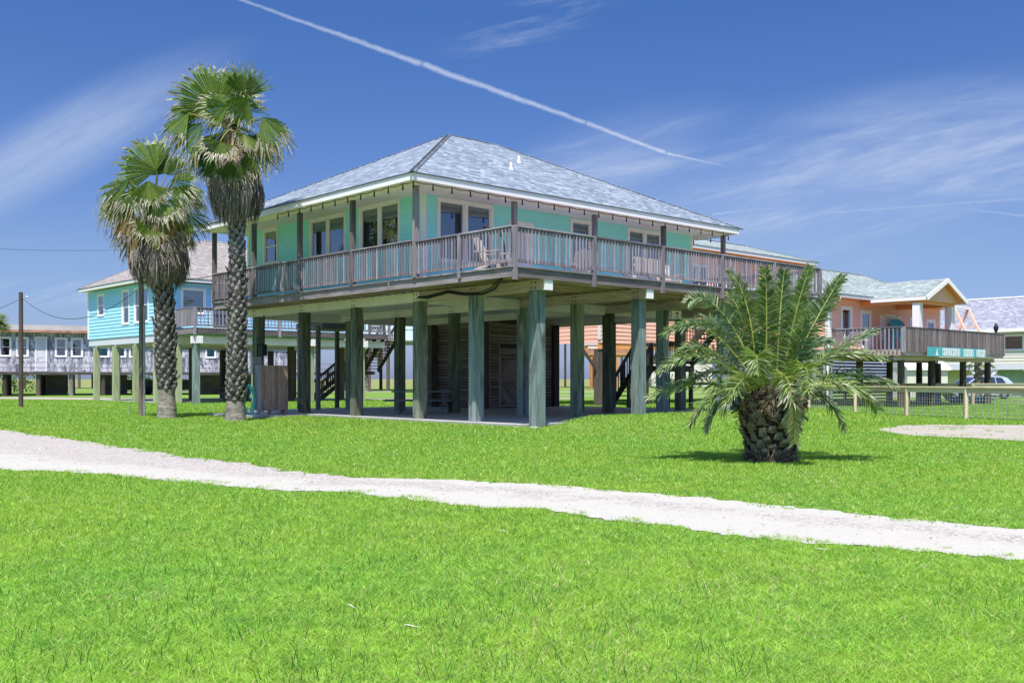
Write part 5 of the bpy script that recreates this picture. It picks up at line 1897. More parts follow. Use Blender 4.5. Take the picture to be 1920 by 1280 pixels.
def coral_house():
    r = empty('beach_house', (14.66, 46.0, 0), ROT, 'coral orange house with sage roof, gabled porch and broad railed deck', 'house')
    z0, z1 = 2.70, 5.02
    WX, WY = 11.4, 7.8
    ML = wallM((0, WY), (0, -1))
    MF = wallM((0, 0), (1, 0))
    MRt = wallM((WX, 0), (0, 1))
    opF = [(1.02, 2.06, 3.15, 4.72), (2.86, 3.92, 2.75, 4.62), (4.75, 5.15, 3.2, 4.45), (5.3, 6.35, 2.75, 4.5), (6.5, 6.95, 3.2, 4.45), (7.9, 8.8, 3.2, 4.45), (9.8, 10.85, 3.0, 4.45)]
    mb = MB()
    siding(mb, ML, WY, z0, z1, exp=0.176, t=0.022)
    siding(mb, MF, WX, z0, z1, opF, exp=0.176)
    siding(mb, MRt, WY, z0, z1, exp=0.176)
    mb.build('wall', M['coral'], r)
    for i, o in enumerate(opF):
        if i == 3:
            door(r, MF, *o, mat=M['lilac'])
        else:
            window(r, MF, *o, lights=1, hung=False, blind=0.0 if i != 1 else 0.95, trim=0.14, shadecol=M['roof_flat'])
    each_box('corner_trim', M['white'], r, [(-0.036, 0.16, -0.036, 0.18, z0, z1), (WX - 0.14, WX + 0.03, -0.036, 0.1, z0, z1)])
    # front wing roof, with the porch gable running out of it
    rf = hip_roof(r, -0.45, WX + 0.45, -0.62, 6.25, 5.20, 1.68, M['roof_sage'], M['roof_sage'], None, 5.03, fas_h=0.14, sofmat=M['orange'])
    gb = MB()
    gx0, gx1, gx = 2.75, 7.1, 4.93
    gy0, gy1 = -3.3, 1.35
    ze, zp = 5.06, 6.02
    slope(gb, [(gx0, gy1, ze), (gx0, gy0, ze), (gx, gy0, zp), (gx, gy1, zp)], (0, -1, 0))
    slope(gb, [(gx1, gy0, ze), (gx1, gy1, ze), (gx, gy1, zp), (gx, gy0, zp)], (0, 1, 0))
    g = gb.build('porch_roof', M['roof_sage'], r)
    fb = MB()
    for (xa, za, xb, zb) in ((gx0, ze, gx, zp), (gx, zp, gx1, ze)):
        fb.bar((xa, gy0 - 0.02, za - 0.10), (xb, gy0 - 0.02, zb - 0.10), 0.04, 0.20)
    fb.box(gx0 - 0.02, gx0 + 0.03, gy0 + 0.02, -0.6, ze - 0.16, ze - 0.01)
    fb.box(gx1 - 0.03, gx1 + 0.02, gy0 + 0.02, -0.6, ze - 0.16, ze - 0.01)
    fb.build('gable_fascia', M['white'], g)
    ob = MB()
    ob.face([(gx0 + 0.03, gy0 + 0.02, ze - 0.05), (gx, gy0 + 0.02, zp - 0.05), (gx, 0.5, zp - 0.05), (gx0 + 0.03, 0.5, ze - 0.05)])
    ob.face([(gx1 - 0.03, gy0 + 0.02, ze - 0.05), (gx, gy0 + 0.02, zp - 0.05), (gx, 0.5, zp - 0.05), (gx1 - 0.03, 0.5, ze - 0.05)])
    ob.box(gx0 + 0.10, gx1 - 0.40, -2.86, -2.68, 4.78, 4.98)
    ob.box(gx0 + 0.10, gx0 + 0.28, -2.68, -0.02, 4.78, 4.98)
    ob.box(gx1 - 0.6, gx1 - 0.42, -2.68, -0.02, 4.78, 4.98)
    ob.build('porch_soffit', M['orange'], g)
    gf = MB()
    n = 17
    for i in range(n):
        xa = gx0 + 0.4 + (gx1 - gx0 - 0.8) * i / n
        xb = gx0 + 0.4 + (gx1 - gx0 - 0.8) * (i + 0.9) / n
        za = ze - 0.12 + (zp - ze) * (1 - abs((xa + xb) / 2 - gx) / (gx - gx0))
        gf.box(xa, xb, -2.98, -2.94, 4.93, za)
    gf.box(gx0 + 0.4, gx1 - 0.4, -2.94, -2.90, 4.92, 5.15)
    gf.build('gable_siding', M['coral'], g)
    for x in (2.98, 6.35):
        p = MB()
        p.box(x - 0.17, x + 0.17, -2.94, -2.60, 2.62, 4.78)
        p.build('porch_column', M['white'], r)
    # rear, taller block
    rb = MB()
    BX0, BX1, BY0, BY1 = -7.1, 11.3, 7.9, 13.0
    B0, B1 = 3.0, 8.0
    siding(rb, wallM((BX0, BY0), (1, 0)), BX1 - BX0, B0, B1, [(6.9, 8.6, 6.0, 7.3), (9.3, 11.0, 6.0, 7.3)], exp=0.19, t=0.02)
    siding(rb, wallM((BX0, BY1), (0, -1)), BY1 - BY0, B0, B1, exp=0.19)
    siding(rb, wallM((BX1, BY0), (0, 1)), BY1 - BY0, B0, B1, exp=0.19)
    rb.build('rear_wall', M['coral'], r)
    for o in ((6.9, 8.6, 6.0, 7.3), (9.3, 11.0, 6.0, 7.3)):
        window(r, wallM((BX0, BY0), (1, 0)), *o, lights=2, blind=0.0)
    hip_roof(r, BX0 - 0.45, BX1 + 0.35, BY0 - 0.5, BY1 + 0.5, 8.22, 1.0, M['roof_sage'], M['roof_sage'], None, 8.04, fas_h=0.16, sofmat=M['orange'], name='rear_roof')
    ot = MB()
    ot.box(BX0, BX1, BY0 - 0.06, BY0 - 0.02, 7.72, 8.0)
    ot.box(BX0, BX1, BY0 + 0.01, BY0 + 0.05, 2.72, 3.0)
    ot.build('orange_frieze', M['orange'], r)
    wt = MB()
    wt.box(BX0 - 0.05, BX0 + 0.12, BY0 - 0.04, BY0 - 0.001, 3.15, 7.7)
    wt.build('rear_corner_trim', M['white'], r)
    # gutter and downpipe
    gt = MB()
    gt.tube([(-0.02, -0.60, 5.04), (-0.02, -0.55, 4.92), (-0.10, -0.20, 4.72), (-0.12, -0.05, 4.62), (-0.12, 0.02, 2.4)], 0.045, 8)
    gt.tube([(-0.12, 0.02, 2.4), (-0.12, 0.02, 0.1), (-0.12, -0.15, 0.05)], 0.05, 8)
    gt.build('downpipe', M['white'], r)
    # deck
    zf = 2.60
    DX0, DX1, DY = 0.3, 11.1, -3.43
    db = MB()
    for i in range(23):
        y = DY + i * 0.15
        db.box(DX0, DX1, y, y + 0.142, zf - 0.04, zf)
    db.build('deck_floor', M['weathered'], r)
    bm = MB()
    bm.box(DX0, DX1, DY + 0.01, DY + 0.06, 2.32, zf - 0.041)
    bm.box(DX0, DX0 + 0.05, DY + 0.06, 0, 2.32, zf - 0.041)
    bm.box(DX0 + 0.1, DX1 - 0.3, -3.1, -2.9, 2.12, 2.31)
    bm.box(DX0 + 0.1, DX1 - 0.3, -0.2, 0.0, 2.12, 2.31)
    bm.box(0, WX, 0.03, WY, 2.45, 2.68)
    bm.build('deck_beams', M['warm'], r)
    TP = 3.60
    ls = np.linspace(DY, 0.0, 3)
    for a, b in zip(ls[:-1], ls[1:]):
        railing(r, (DX0, b), (DX0, a), zf, TP, M['weathered'], spacing=0.19, bal=0.05, balz=2.50, bottom=False)
    xs = np.linspace(DX0, DX1, 6)
    for a, b in zip(xs[:-1], xs[1:]):
        railing(r, (a, DY), (b, DY), zf, TP, M['weathered_dark'], spacing=0.14, bal=0.085, balz=2.50, bottom=False)
    railing(r, (DX1, DY), (DX1, 0.0), zf, TP, M['weathered_dark'], spacing=0.14, bal=0.085, balz=2.50, bottom=False)
    for (x, y) in ((DX0, DY), (DX1, DY), (DX0, -1.7)):
        post(r, x, y, 2.45, TP - 0.03, 0.13, M['weathered'])
    for (x, y, w) in ((0.9, -3.0, .3), (2.6, -0.1, .32), (3.9, -3.0, .32), (5.6, -0.1, .30), (7.3, -3.0, .30), (10.2, -3.0, .30), (8.8, -0.1, .3), (11.0, -0.1, .3), (-6.9, 8.1, .3), (-3.5, 8.1, .3), (0.2, 6.0, .3), (0.2, 3.0, .3)):
        pile_part(r, x, y, 2.12 if y < 1 else 2.7, w, M['pile_dark'], rnd=y < 1)
    pile_part(r, 0.15, 0.15, 2.45, 0.32, M['pile_green'])
    # cross bracing under the rear block
    for x in (-6.9, -3.5):
        for sg in (-1, 1):
            cb = MB()
            cb.bar((x, 8.1, 1.6), (x + sg * 1.1, 8.1, 2.7), 0.06, 0.14)
            cb.build('brace', M['pile_dark'], r)
    # low slatted skirt under the house
    sk = MB()
    for i in range(12):
        sk.box(0.6, 8.0, 1.0, 1.04, 0.25 + i * 0.16, 0.33 + i * 0.16)
    sk.build('slatted_screen', M['pile_dark'], r)
    return r


CYAN = cyan_house()
CORAL = coral_house()


def LW(root, x, y, z=0.0):
    """a point given in a house's own plan, in world metres"""
    return Vector(root.location) + BX * x + AX * y + Vector((0, 0, z))


def flat_house():
    """long low peeling house on short piles, far left"""
    r = empty('peeling_house', (-44.5, 75.0, 0), R(22), 'long flat-roofed house with peeling white paint on short dark piles', 'house')
    L, D = 30, 8
    z0, z1 = 1.85, 4.95
    MF = wallM((0, 0), (1, 0))
    ops = [(x, x + 0.9, 3.0, 4.55) for x in (5.2, 6.4, 9.15, 10.3, 12.25, 13.5, 14.6, 17.5, 20.5)] + [(7.75, 8.6, 1.9, 4.6)]
    mb = MB()
    siding(mb, MF, L, z0, z1, ops, exp=0.6, t=0.0)
    siding(mb, wallM((L, 0), (0, 1)), D, z0, z1, exp=0.6, t=0)
    siding(mb, wallM((0, D), (0, -1)), D, z0, z1, exp=0.6, t=0)
    mt, nt, b = new_mat('peeling_white_wall')
    t = NT(nt)
    n = t.noise(t.map(t.uv(), (2.6, 0.7, 1)), 1, 7, 0.75, 1.0)
    c = t.ramp(n, [(0.43, (0.13, 0.13, 0.18)), (0.50, (0.34, 0.34, 0.40)), (0.56, (0.62, 0.61, 0.64))])
    t.l(c, b.inputs['Base Color'])
    mb.build('wall', mt, r)
    for o in ops[:-1]:
        w = window(r, MF, *o, lights=1, hung=True, blind=0.0, trim=0.12)
    door(r, MF, *ops[-1], mat=M['lilac'])
    rf = MB()
    rf.box(-0.4, L + 0.4, -0.5, D + 0.4, z1, z1 + 0.12)
    rf.obox((L / 2, D / 2, z1 + 0.35), (1, 0, 0), (0, 1, 0), (0, 0, 1), L / 2 + 0.2, D / 2, 0.22, taper=0.93)
    ro = rf.build('roof', M['roof_flat'], r)
    ru = MB()
    ru.box(-0.42, L + 0.42, -0.54, -0.501, z1 - 0.05, z1 + 0.14)
    ru.build('rusty_fascia', plain('rusty_fascia', (0.40, 0.20, 0.14), 0.8, var=0.4, scale=1.5), ro)
    dk = MB()
    dk.box(3.0, L + 1, -2.2, 0, 1.62, 1.82)
    dk.build('deck', M['pile_dark'], r)
    rl = MB()
    for z in (2.15, 2.55):
        rl.bar((3.0, -2.15, z), (L + 1, -2.15, z), 0.05, 0.05)
    for i in range(19):
        rl.bar((3 + i * 1.53, -2.15, 1.7), (3 + i * 1.53, -2.15, 2.58), 0.08, 0.08)
    rl.build('deck_rail', M['weathered'], r)
    for i in range(12):
        for y in (-1.9, 1.6, 5.5):
            if y > 2 and i % 2: continue
            pile_part(r, 3.5 + i * 2.3, y, 1.62, 0.34, M['pile_dark'] if i % 3 else M['weathered_dark'], rnd=True)
    each_box('lower_room', M['weathered_dark'], r, [(8.4, 9.9, 1.4, 6.0, 0.1, 1.62), (12.2, 14.5, 1.4, 6.0, 0.1, 1.62), (20.2, 24.5, 1.4, 6.0, 0.1, 1.62)])
    return r


flat_house()


def gable_roof(root, x0, x1, y0, y1, ze, zr, mat, name='roof', ov=0.4):
    mb = MB()
    ym = (y0 + y1) / 2
    slope(mb, [(x0 - ov, y0 - ov, ze), (x1 + ov, y0 - ov, ze), (x1 + ov, ym, zr), (x0 - ov, ym, zr)], (1, 0, 0))
    slope(mb, [(x1 + ov, y1 + ov, ze), (x0 - ov, y1 + ov, ze), (x0 - ov, ym, zr), (x1 + ov, ym, zr)], (-1, 0, 0))
    for x in (x0, x1):
        mb.face([(x, y0, ze), (x, y1, ze), (x, ym, zr - 0.05)])
    r = mb.build(name, mat, root)
    fb = MB()
    fb.box(x0 - ov, x1 + ov, y0 - ov - 0.03, y0 - ov, ze - 0.2, ze - 0.01)
    fb.build('fascia', M['white'], r)
    return r


def stilt_house(x, y, rz, L, D, zf, h, rise, wall, roofm, trimm, label, pmat, deck=2.0, nwin=3, deckmat=None, braces=False, dcount=4):
    r = empty('stilt_house', (x, y, 0), R(rz), label, 'house', None)
    z1 = zf + h
    MF = wallM((0, 0), (1, 0))
    ops = []
    for i in range(nwin):
        c = L * (i + 0.5) / nwin
        ops.append((c - 0.6, c + 0.6, zf + 0.95, zf + 2.15))
    mb = MB()
    siding(mb, MF, L, zf, z1, ops, exp=0.3, t=0.015)
    siding(mb, wallM((0, D), (0, -1)), D, zf, z1, exp=0.3)
    siding(mb, wallM((L, 0), (0, 1)), D, zf, z1, exp=0.3)
    mb.box(0, L, 0, D, zf - 0.3, zf - 0.01)
    mb.build('wall', wall, r)
    for o in ops:
        window(r, MF, *o, lights=1, hung=True, blind=0.0)
    gable_roof(r, 0, L, 0, D, z1, z1 + rise, roofm)
    dm = deckmat or M['weathered']
    if deck:
        db = MB()
        db.box(-0.2, L + 0.2, -deck, -0.02, zf - 0.22, zf)
        dd = db.build('deck', dm, r)
        railing(dd, (-0.2, -deck), (L + 0.2, -deck), zf, zf + 1.0, dm, spacing=0.25, bal=0.06)
        railing(dd, (-0.2, -0.1), (-0.2, -deck), zf, zf + 1.0, dm, spacing=0.25, bal=0.06)
    for i in range(dcount):
        px_ = 0.2 + (L - 0.4) * i / (dcount - 1)
        for yy in ((-deck + 0.25, D - 0.3) if deck else (0.2, D - 0.3)):
            pile_part(r, px_, yy, zf - 0.22, 0.3, pmat)
        if braces:
            bb = MB()
            for sg in (-1, 1):
                bb.bar((px_, -deck + 0.25, zf - 1.5), (px_ + sg * 1.1, -deck + 0.25, zf - 0.3), 0.12, 0.14)
            bb.build('brace', pmat, r)
    return r


M['sage'] = siding_mat('sage_green_siding', (0.42, 0.58, 0.42))
M['pale_blue'] = siding_mat('pale_blue_siding', (0.45, 0.58, 0.72))
M['blue'] = siding_mat('deep_blue_siding', (0.04, 0.12, 0.42))
M['grey_siding'] = siding_mat('light_grey_siding', (0.62, 0.65, 0.70))
M['teal'] = plain('teal_paint', (0.05, 0.36, 0.40), 0.5)
stilt_house(-41.5, 103, 20, 17, 8, 3.1, 2.9, 2.0, M['sage'], M['roof_sage'], M['white'], 'pale green house with orange deck and braces seen below the turquoise house', M['orange_wood'], deck=2.4, deckmat=M['orange_wood'], braces=True, dcount=5)
stilt_house(-22.5, 112, -12, 15, 9, 5.6, 3.0, 2.2, M['pale_blue'], M['roof_blue'], M['white'], 'pale blue house with white railed balcony, left of the louvred store room', M['pile_dark'], deck=3.0, deckmat=M['grey_siding'], dcount=4, braces=True)
stilt_house(7.3, 150, 8, 9, 8, 7.5, 6.0, 1.5, M['grey_siding'], M['roof_blue'], M['white'], 'tall grey house with stacked balconies right of the louvred store room', M['pile_dark'], deck=3.0, deckmat=M['grey_siding'], dcount=3)
stilt_house(9.5, 128, 4, 7, 6, 4.5, 0.9, 0.8, M['grey_siding'], M['roof_flat'], M['white'], 'small cabin on an orange stained timber deck right of the store room', M['orange_wood'], deck=3.5, deckmat=M['orange_wood'], nwin=1, dcount=3)
stilt_house(21.0, 150, -5, 9, 8, 0.4, 4.2, 2.0, M['cream_siding'], M['roof_blue'], M['white'], 'white far cottage standing on the ground beyond the field', M['pile_dark'], deck=0, nwin=3, dcount=2)
stilt_house(22.6, 98, 0, 11, 7, 3.6, 2.8, 2.6, M['cream_siding'], M['roof_blue'], M['white'], 'white gabled house with timber deck seen under the coral house', M['orange_wood'], deck=3.0, deckmat=M['warm'], dcount=4)
stilt_house(-64, 130, 10, 14, 8, 3.0, 2.8, 2.6, M['grey_siding'], M['roof_blue'], M['white'], 'blue-grey gabled roof rising behind the peeling house', M['pile_dark'], deck=0, dcount=3)
stilt_house(-12.5, 135, 5, 9, 8, 2.8, 2.8, 1.6, M['blue'], M['roof_blue'], M['white'], 'small deep blue house far behind the pale blue one', M['white'], deck=2.0, deckmat=M['white'], dcount=3)


def cream_house():
    r = empty('cream_house', (31.0, 76.0, 0), ROT, 'large cream house with grey shingle roof and open ground floor at the right edge', 'house')
    # front runs along -y here: side facing the camera is x = 0
    L, D = 16.0, 9.0
    Mx = wallM((0, 1.5), (0, -1))
    z0, z1 = 2.35, 4.75
    ops = [(5.3, 6.7, 3.3, 4.45), (7.7, 9.2, 3.3, 4.45)]
    mb = MB()
    siding(mb, Mx, L, z0, z1, ops, exp=0.22, t=0.02)
    siding(mb, wallM((0, 1.5 - L), (1, 0)), D, z0, z1, exp=0.22)
    siding(mb, wallM((D, 1.5), (-1, 0)), D, z0, z1, exp=0.22)
    mb.box(0.05, D, 1.5 - L, 1.5, z0 - 0.1, z0 - 0.02)
    mb.build('wall', M['cream_siding'], r)
    for o in ops:
        window(r, Mx, *o, lights=1, blind=0.0)
    rf = MB()
    slope(rf, [(-0.5, 1.9, 4.85), (-0.5, 1.1 - L, 4.85), (D / 2, 1.1 - L, 7.4), (D / 2, 1.9, 7.4)], (0, -1, 0))
    slope(rf, [(D + .5, 1.1 - L, 4.85), (D + .5, 1.9, 4.85), (D / 2, 1.9, 7.4), (D / 2, 1.1 - L, 7.4)], (0, 1, 0))
    ro = rf.build('roof', shingle_mat('lilac_grey_shingles', [(0.13, 0.13, 0.17), (0.21, 0.21, 0.255), (0.28, 0.28, 0.33), (0.40, 0.40, 0.44)]), r)
    fb = MB()
    fb.box(-0.55, -0.5, 1.1 - L, 1.9, 4.62, 4.86)
    fb.box(D / 2 - 0.12, D / 2 + 0.12, 1.1 - L, 1.9, 7.38, 7.50)
    fb.build('fascia', M['white'], ro)
    bs = MB()
    bs.box(-0.05, 0.1, 1.5 - L, 1.5, 1.95, 2.33)
    bs.build('floor_band', M['lilac'], r)
    for i, (y0, y1, m) in enumerate(((-4.6, -1.6, 'yellow'), (-8.2, -5.6, 'sage'), (1.2, -0.8, 'grey'))):
        p = MB()
        p.box(0.6, 0.7, min(y0, y1), max(y0, y1), 0, 1.95)
        p.build('ground_floor_panel', plain('panel_' + m, {'yellow': (0.62, 0.60, 0.32), 'sage': (0.36, 0.45, 0.36), 'grey': (0.2, 0.2, 0.2)}[m], 0.8), r)
    for i, y in enumerate((1.2, -1.3, -4.9, -8.6, -12)):
        pile_part(r, 0.15, y, 1.95, 0.28, M['pile_pale'] if i % 2 else M['pile_dark'])
        b = MB()
        for sg in (-1, 1):
            b.bar((0.05, y, 0.95), (0.05, y + sg * 1.0, 2.0), 0.08, 0.16)
        b.build('brace', M['white'], r)
    return r


cream_house()

# shed behind the coral house
sh = empty('garden_shed', (27.8, 70, 0), R(12), 'small white shed with pitched roof seen beneath the coral deck', 'shed')
s_ = MB(); s_.box(0, 3.2, 0, 2.4, 0, 2.1); s_.build('wall', M['cream_siding'], sh)
gable_roof(sh, 0, 3.2, 0, 2.4, 2.1, 2.75, M['white'], ov=0.15)


# ================================================================== FENCES, POLES AND WIRES
def mesh_fence(name, pts, top, label, cat='fence', group='post and rail wire fences', step=0.11):
    base = Vector((pts[0][0], pts[0][1], 0))
    r = empty(name, base, 0, label, cat, group)
    rail = MB()
    wire = MB()
    for a, b in zip(pts[:-1], pts[1:]):
        A_, B_ = Vector((a[0], a[1], 0)) - base, Vector((b[0], b[1], 0)) - base
        up = Vector((0, 0, 1))
        rail.bar(A_ + up * top, B_ + up * top, 0.14, 0.04)
        rail.bar(A_ + up * (top - 0.10), B_ + up * (top - 0.10), 0.05, 0.16)
        L = (B_ - A_).length
        d = (B_ - A_) / L
        for i in range(int(L / step)):
            c = A_ + d * (i * step)
            wire.bar(c + up * 0.05, c + up * (top - 0.12), 0.010, 0.010)
        z = 0.07
        while z < top - 0.12:
            wire.bar(A_ + up * z, B_ + up * z, 0.012, 0.012)
            z += step
    rail.build('rail', M['fence'], r)
    wire.build('wire_mesh', M['metal'], r)
    for p in pts:
        pm = MB()
        q = Vector((p[0], p[1], 0)) - base
        pm.box(q.x - 0.055, q.x + 0.055, q.y - 0.055, q.y + 0.055, -0.05, top - 0.02)
        pm.build('fence_post', M['fence'], r)
    return r


fp = [(15.5, 29.7), (14.55, 31.9), (13.6, 34.3), (12.62, 36.6), (11.6, 38.9), (10.6, 41.2), (9.6, 43.5)]
mesh_fence('wire_fence', fp, 1.02, 'pale pine post and rail fence with square wire mesh beside the date palm')
mesh_fence('wire_fence', [(28.5, 48.2), (25.6, 48.5), (22.6, 48.8), (19.6, 49.2), (16.6, 49.6)], 1.05, 'second pine rail fence farther back, below the coral house deck', step=0.16)


def pole(x, y, h, w, label, conduit=False):
    r = empty('utility_pole', (x, y, 0), 0, label, 'pole', 'old timber utility poles')
    m = MB()
    m.tube([(0, 0, -0.1), (0.01, 0, h * 0.5), (0, 0, h)], [w * 0.5, w * 0.48, w * 0.44], 12)
    m.build('shaft', M['pole'], r)
    b = MB()
    b.bar((0, -0.02, h - 0.25), (0.28, -0.02, h - 0.25), 0.03, 0.03)
    b.lathe((0.28, -0.02, h - 0.28), [(0, 0), (0.04, 0.02), (0.05, 0.06), (0.02, 0.1), (0, 0.1)], 8)
    b.build('wire_bracket', M['metal'], r)
    if conduit:
        c = MB()
        c.tube([(w * 0.62, -0.03, 0), (w * 0.62, -0.03, h * 0.8)], 0.035, 8)
        c.build('conduit', M['metal'], r)
    return r


pole(-12.81, 34.4, 4.75, 0.185, 'dark timber pole with grey conduit beside the shorter fan palm', True)
pole(-22.2, 45.0, 5.2, 0.20, 'plain weathered timber pole standing alone at the far left')


def cable(name, a, b, sag, r_, label, group='overhead cables', mat=None, n=20):
    a, b = Vector(a), Vector(b)
    m = MB()
    pts = []
    for i in range(n + 1):
        t = i / n
        p = a.lerp(b, t)
        p.z -= sag * 4 * t * (1 - t)
        pts.append(p)
    m.tube(pts, r_, 4, cap=False)
    o = m.build(name, mat or M['black'])
    tag(o, label, 'cable', group)
    return o


cable('power_cable', (-12.75, 34.4, 4.55), (-22.2, 45.0, 5.0), 1.1, 0.012, 'black cable sagging between the two timber poles')
cable('power_cable', (-22.2, 45.0, 4.9), (-42, 62, 5.5), 1.2, 0.012, 'black cable leaving the left pole toward the left edge')
cable('power_cable', (-12.75, 34.4, 4.6), (-8.9, 37.5, 5.9), 0.25, 0.012, 'short cable from the near pole up to the eave of the mint house')
cable('power_cable', (-60, 88, 7.2), (-18, 80, 4.9), 0.8, 0.02, 'thin distant cable crossing above the peeling house')
cable('power_cable', (-75, 100, 17.5), (-30, 92, 13.5), 1.5, 0.015, 'thin high cable crossing the open sky at far left')
st_ = MB()
st_.tube([(0, 0, 0), (0.02, 0, 0.36)], 0.025, 8)
o = st_.build('ground_stake', M['metal'])
o.location = (-13.45, 35.0, 0)
tag(o, 'short metal stake in the grass left of the dark pole', 'stake')
pp = empty('utility_pole', (-14.3, 62.5 * 1.6, 0), 0, 'slim far pole seen between the piles of the mint house', 'pole', 'old timber utility poles')
m = MB(); m.tube([(0, 0, 0), (0, 0, 9.0)], 0.13, 8); m.bar((-0.9, 0, 8.4), (0.9, 0, 8.4), 0.12, 0.12); m.build('shaft', M['pole'], pp)


# ================================================================== THINGS ON AND UNDER THE MINT HOUSE
def house_thing(name, u, v, z, label, cat, rz=0.0, group=None):
    return empty(name, HW(u, v, z), ROT + rz, label, cat, group)


# string lights along the eave
sl = house_thing('string_lights', 0, 0, 0, 'black string of small bulbs looped along the eave of the mint house', 'lights')
pts = [(-0.33, v) for v in np.arange(10.9, 3.6, -0.68)] + [(u, 3.62) for u in np.arange(-0.33, 14.4, 0.67)] + [(14.45, v) for v in np.arange(3.9, 9.0, 0.8)]
cab = MB()
bulb0 = None
for i, (a, b) in enumerate(zip(pts[:-1], pts[1:])):
    A_, B_ = Vector((*a, 6.615)), Vector((*b, 6.615))
    m_ = (A_ + B_) / 2 - Vector((0, 0, 0.035))
    cab.tube([A_, m_, B_], 0.011, 4, cap=False)
cab.build('cable', M['black'], sl)
for i, p in enumerate(pts):
    if bulb0 is None:
        bm = MB()
        bm.lathe((0, 0, -0.17), [(0, 0), (0.024, 0.02), (0.028, 0.05), (0.016, 0.08), (0.020, 0.085), (0.020, 0.16), (0.008, 0.17)], 8)
        bulb0 = bm.build('bulb', M['black'], sl)
        bulb0.location = (p[0], p[1], 6.60)
    else:
        c = bulb0.copy()
        COL.objects.link(c)
        c.parent = sl
        c.location = (p[0], p[1], 6.60)


def adirondack(u, v, rz, mat, label):
    t = house_thing('adirondack_chair', u, v, DZ, label, 'chair', rz, 'slatted chairs on the mint house deck')
    b = MB()
    for i in range(5):
        x = -0.24 + i * 0.12
        h = 0.72 + 0.10 * (1 - abs(i - 2) / 2)
        b.bar((x, 0.22, 0.30), (x, 0.22 + 0.30 * h, 0.30 + h * 0.9), 0.10, 0.02, up=(0, -1, 0.3))
    b.build('backrest', mat, t)
    s = MB()
    for i in range(5):
        s.bar((-0.27, -0.28 + i * 0.11, 0.38 - i * 0.02), (0.27, -0.28 + i * 0.11, 0.38 - i * 0.02), 0.095, 0.02)
    s.build('seat', mat, t)
    for sg in (-1, 1):
        l = MB()
        l.bar((sg * 0.30, -0.30, 0), (sg * 0.30, -0.30, 0.56), 0.09, 0.03)
        l.build('leg', mat, t)
        l = MB()
        l.bar((sg * 0.30, 0.50, 0.02), (sg * 0.30, -0.28, 0.36), 0.03, 0.10)
        l.build('leg', mat, t)
        l = MB()
        l.bar((sg * 0.34, -0.38, 0.575), (sg * 0.34, 0.40, 0.575), 0.13, 0.025)
        l.build('armrest', mat, t)
    return t


M['chairwood'] = wood('sun_bleached_chair_wood', (0.30, 0.25, 0.22), (0.46, 0.40, 0.36), (0.6, 0.54, 0.5))
adirondack(1.0, 1.9, R(25), M['chairwood'], 'pale slatted chair near the corner window of the mint deck')
adirondack(5.0, 2.6, R(160), M['chairwood'], 'bleached wooden chair beside the second deck post of the mint house')
adirondack(9.0, 2.4, R(-20), M['chairwood'], 'bleached wooden chair before the right-hand double window')
t = house_thing('bench', 6.9, 1.7, DZ, 'low slatted wooden bench behind the right-hand deck railing', 'bench', R(180))
b = MB()
for i in range(9):
    b.box(-0.62 + i * 0.14, -0.62 + i * 0.14 + 0.09, 0.20, 0.23, 0.42, 0.84)
b.box(-0.68, 0.68, 0.17, 0.20, 0.80, 0.88)
b.box(-0.68, 0.68, 0.17, 0.20, 0.60, 0.66)
b.build('backrest', M['chairwood'], t)
b = MB()
for i in range(4):
    b.box(-0.68, 0.68, -0.25 + i * 0.11, -0.25 + i * 0.11 + 0.09, 0.40, 0.43)
b.build('seat', M['chairwood'], t)
for (x, y) in ((-0.6, -0.2), (0.6, -0.2), (-0.6, 0.2), (0.6, 0.2)):
    b = MB(); b.box(x - 0.04, x + 0.04, y - 0.04, y + 0.04, 0, 0.40); b.build('leg', M['chairwood'], t)
t = house_thing('hanging_chair', 2.35, 3.3, DZ, 'black ring-shaped egg chair near the deck corner', 'chair', R(10))
b = MB()
ring = [(0.42 * math.cos(a), 0.0, 0.85 + 0.62 * math.sin(a)) for a in np.linspace(0, 2 * math.pi, 25)]
b.tube(ring, 0.025, 6, cap=False)
for k in range(9):
    a = R(200 + k * 17.5)
    b.tube([(0.42 * math.cos(a), 0, 0.85 + 0.62 * math.sin(a)), (0.26 * math.cos(a), 0.25, 0.82 + 0.42 * math.sin(a)), (0, 0.34, 0.8)], 0.010, 5)
b.build('basket', M['black'], t)
b = MB()
b.tube([(0, 0.05, 1.47), (0, 0.4, 1.62), (0, 0.62, 1.2), (0, 0.6, 0.1)], 0.03, 6)
b.build('stand', M['black'], t)
b = MB(); b.lathe((0, 0.35, 0), [(0, 0.05), (0.45, 0.04), (0.47, 0.0)], 20); b.build('base', M['black'], t)

# black cables slung under the deck corner
for k, (dz, dv, lab) in enumerate(((0.0, 0, 'thick black cable slung under the deck corner'), (0.05, 0.10, 'thinner black cable looped beside the thick one under the deck'))):
    m = MB()
    P_ = [(0.15, 0.6 + dv, 3.80), (0.55, 1.3 + dv, 3.62 + dz), (0.9, 2.2 + dv, 3.55 + dz), (1.05, 3.1 + dv, 3.60 + dz), (1.08, 3.9, 3.72 + dz), (1.08, 4.8, 3.62 + dz), (1.06, 5.25, 3.66)]
    m.tube(P_, 0.035 if k == 0 else 0.016, 6)
    o = m.build('deck_cable', M['black'])
    o.location = P0
    o.rotation_euler = (0, 0, ROT)
    tag(o, lab, 'cable')

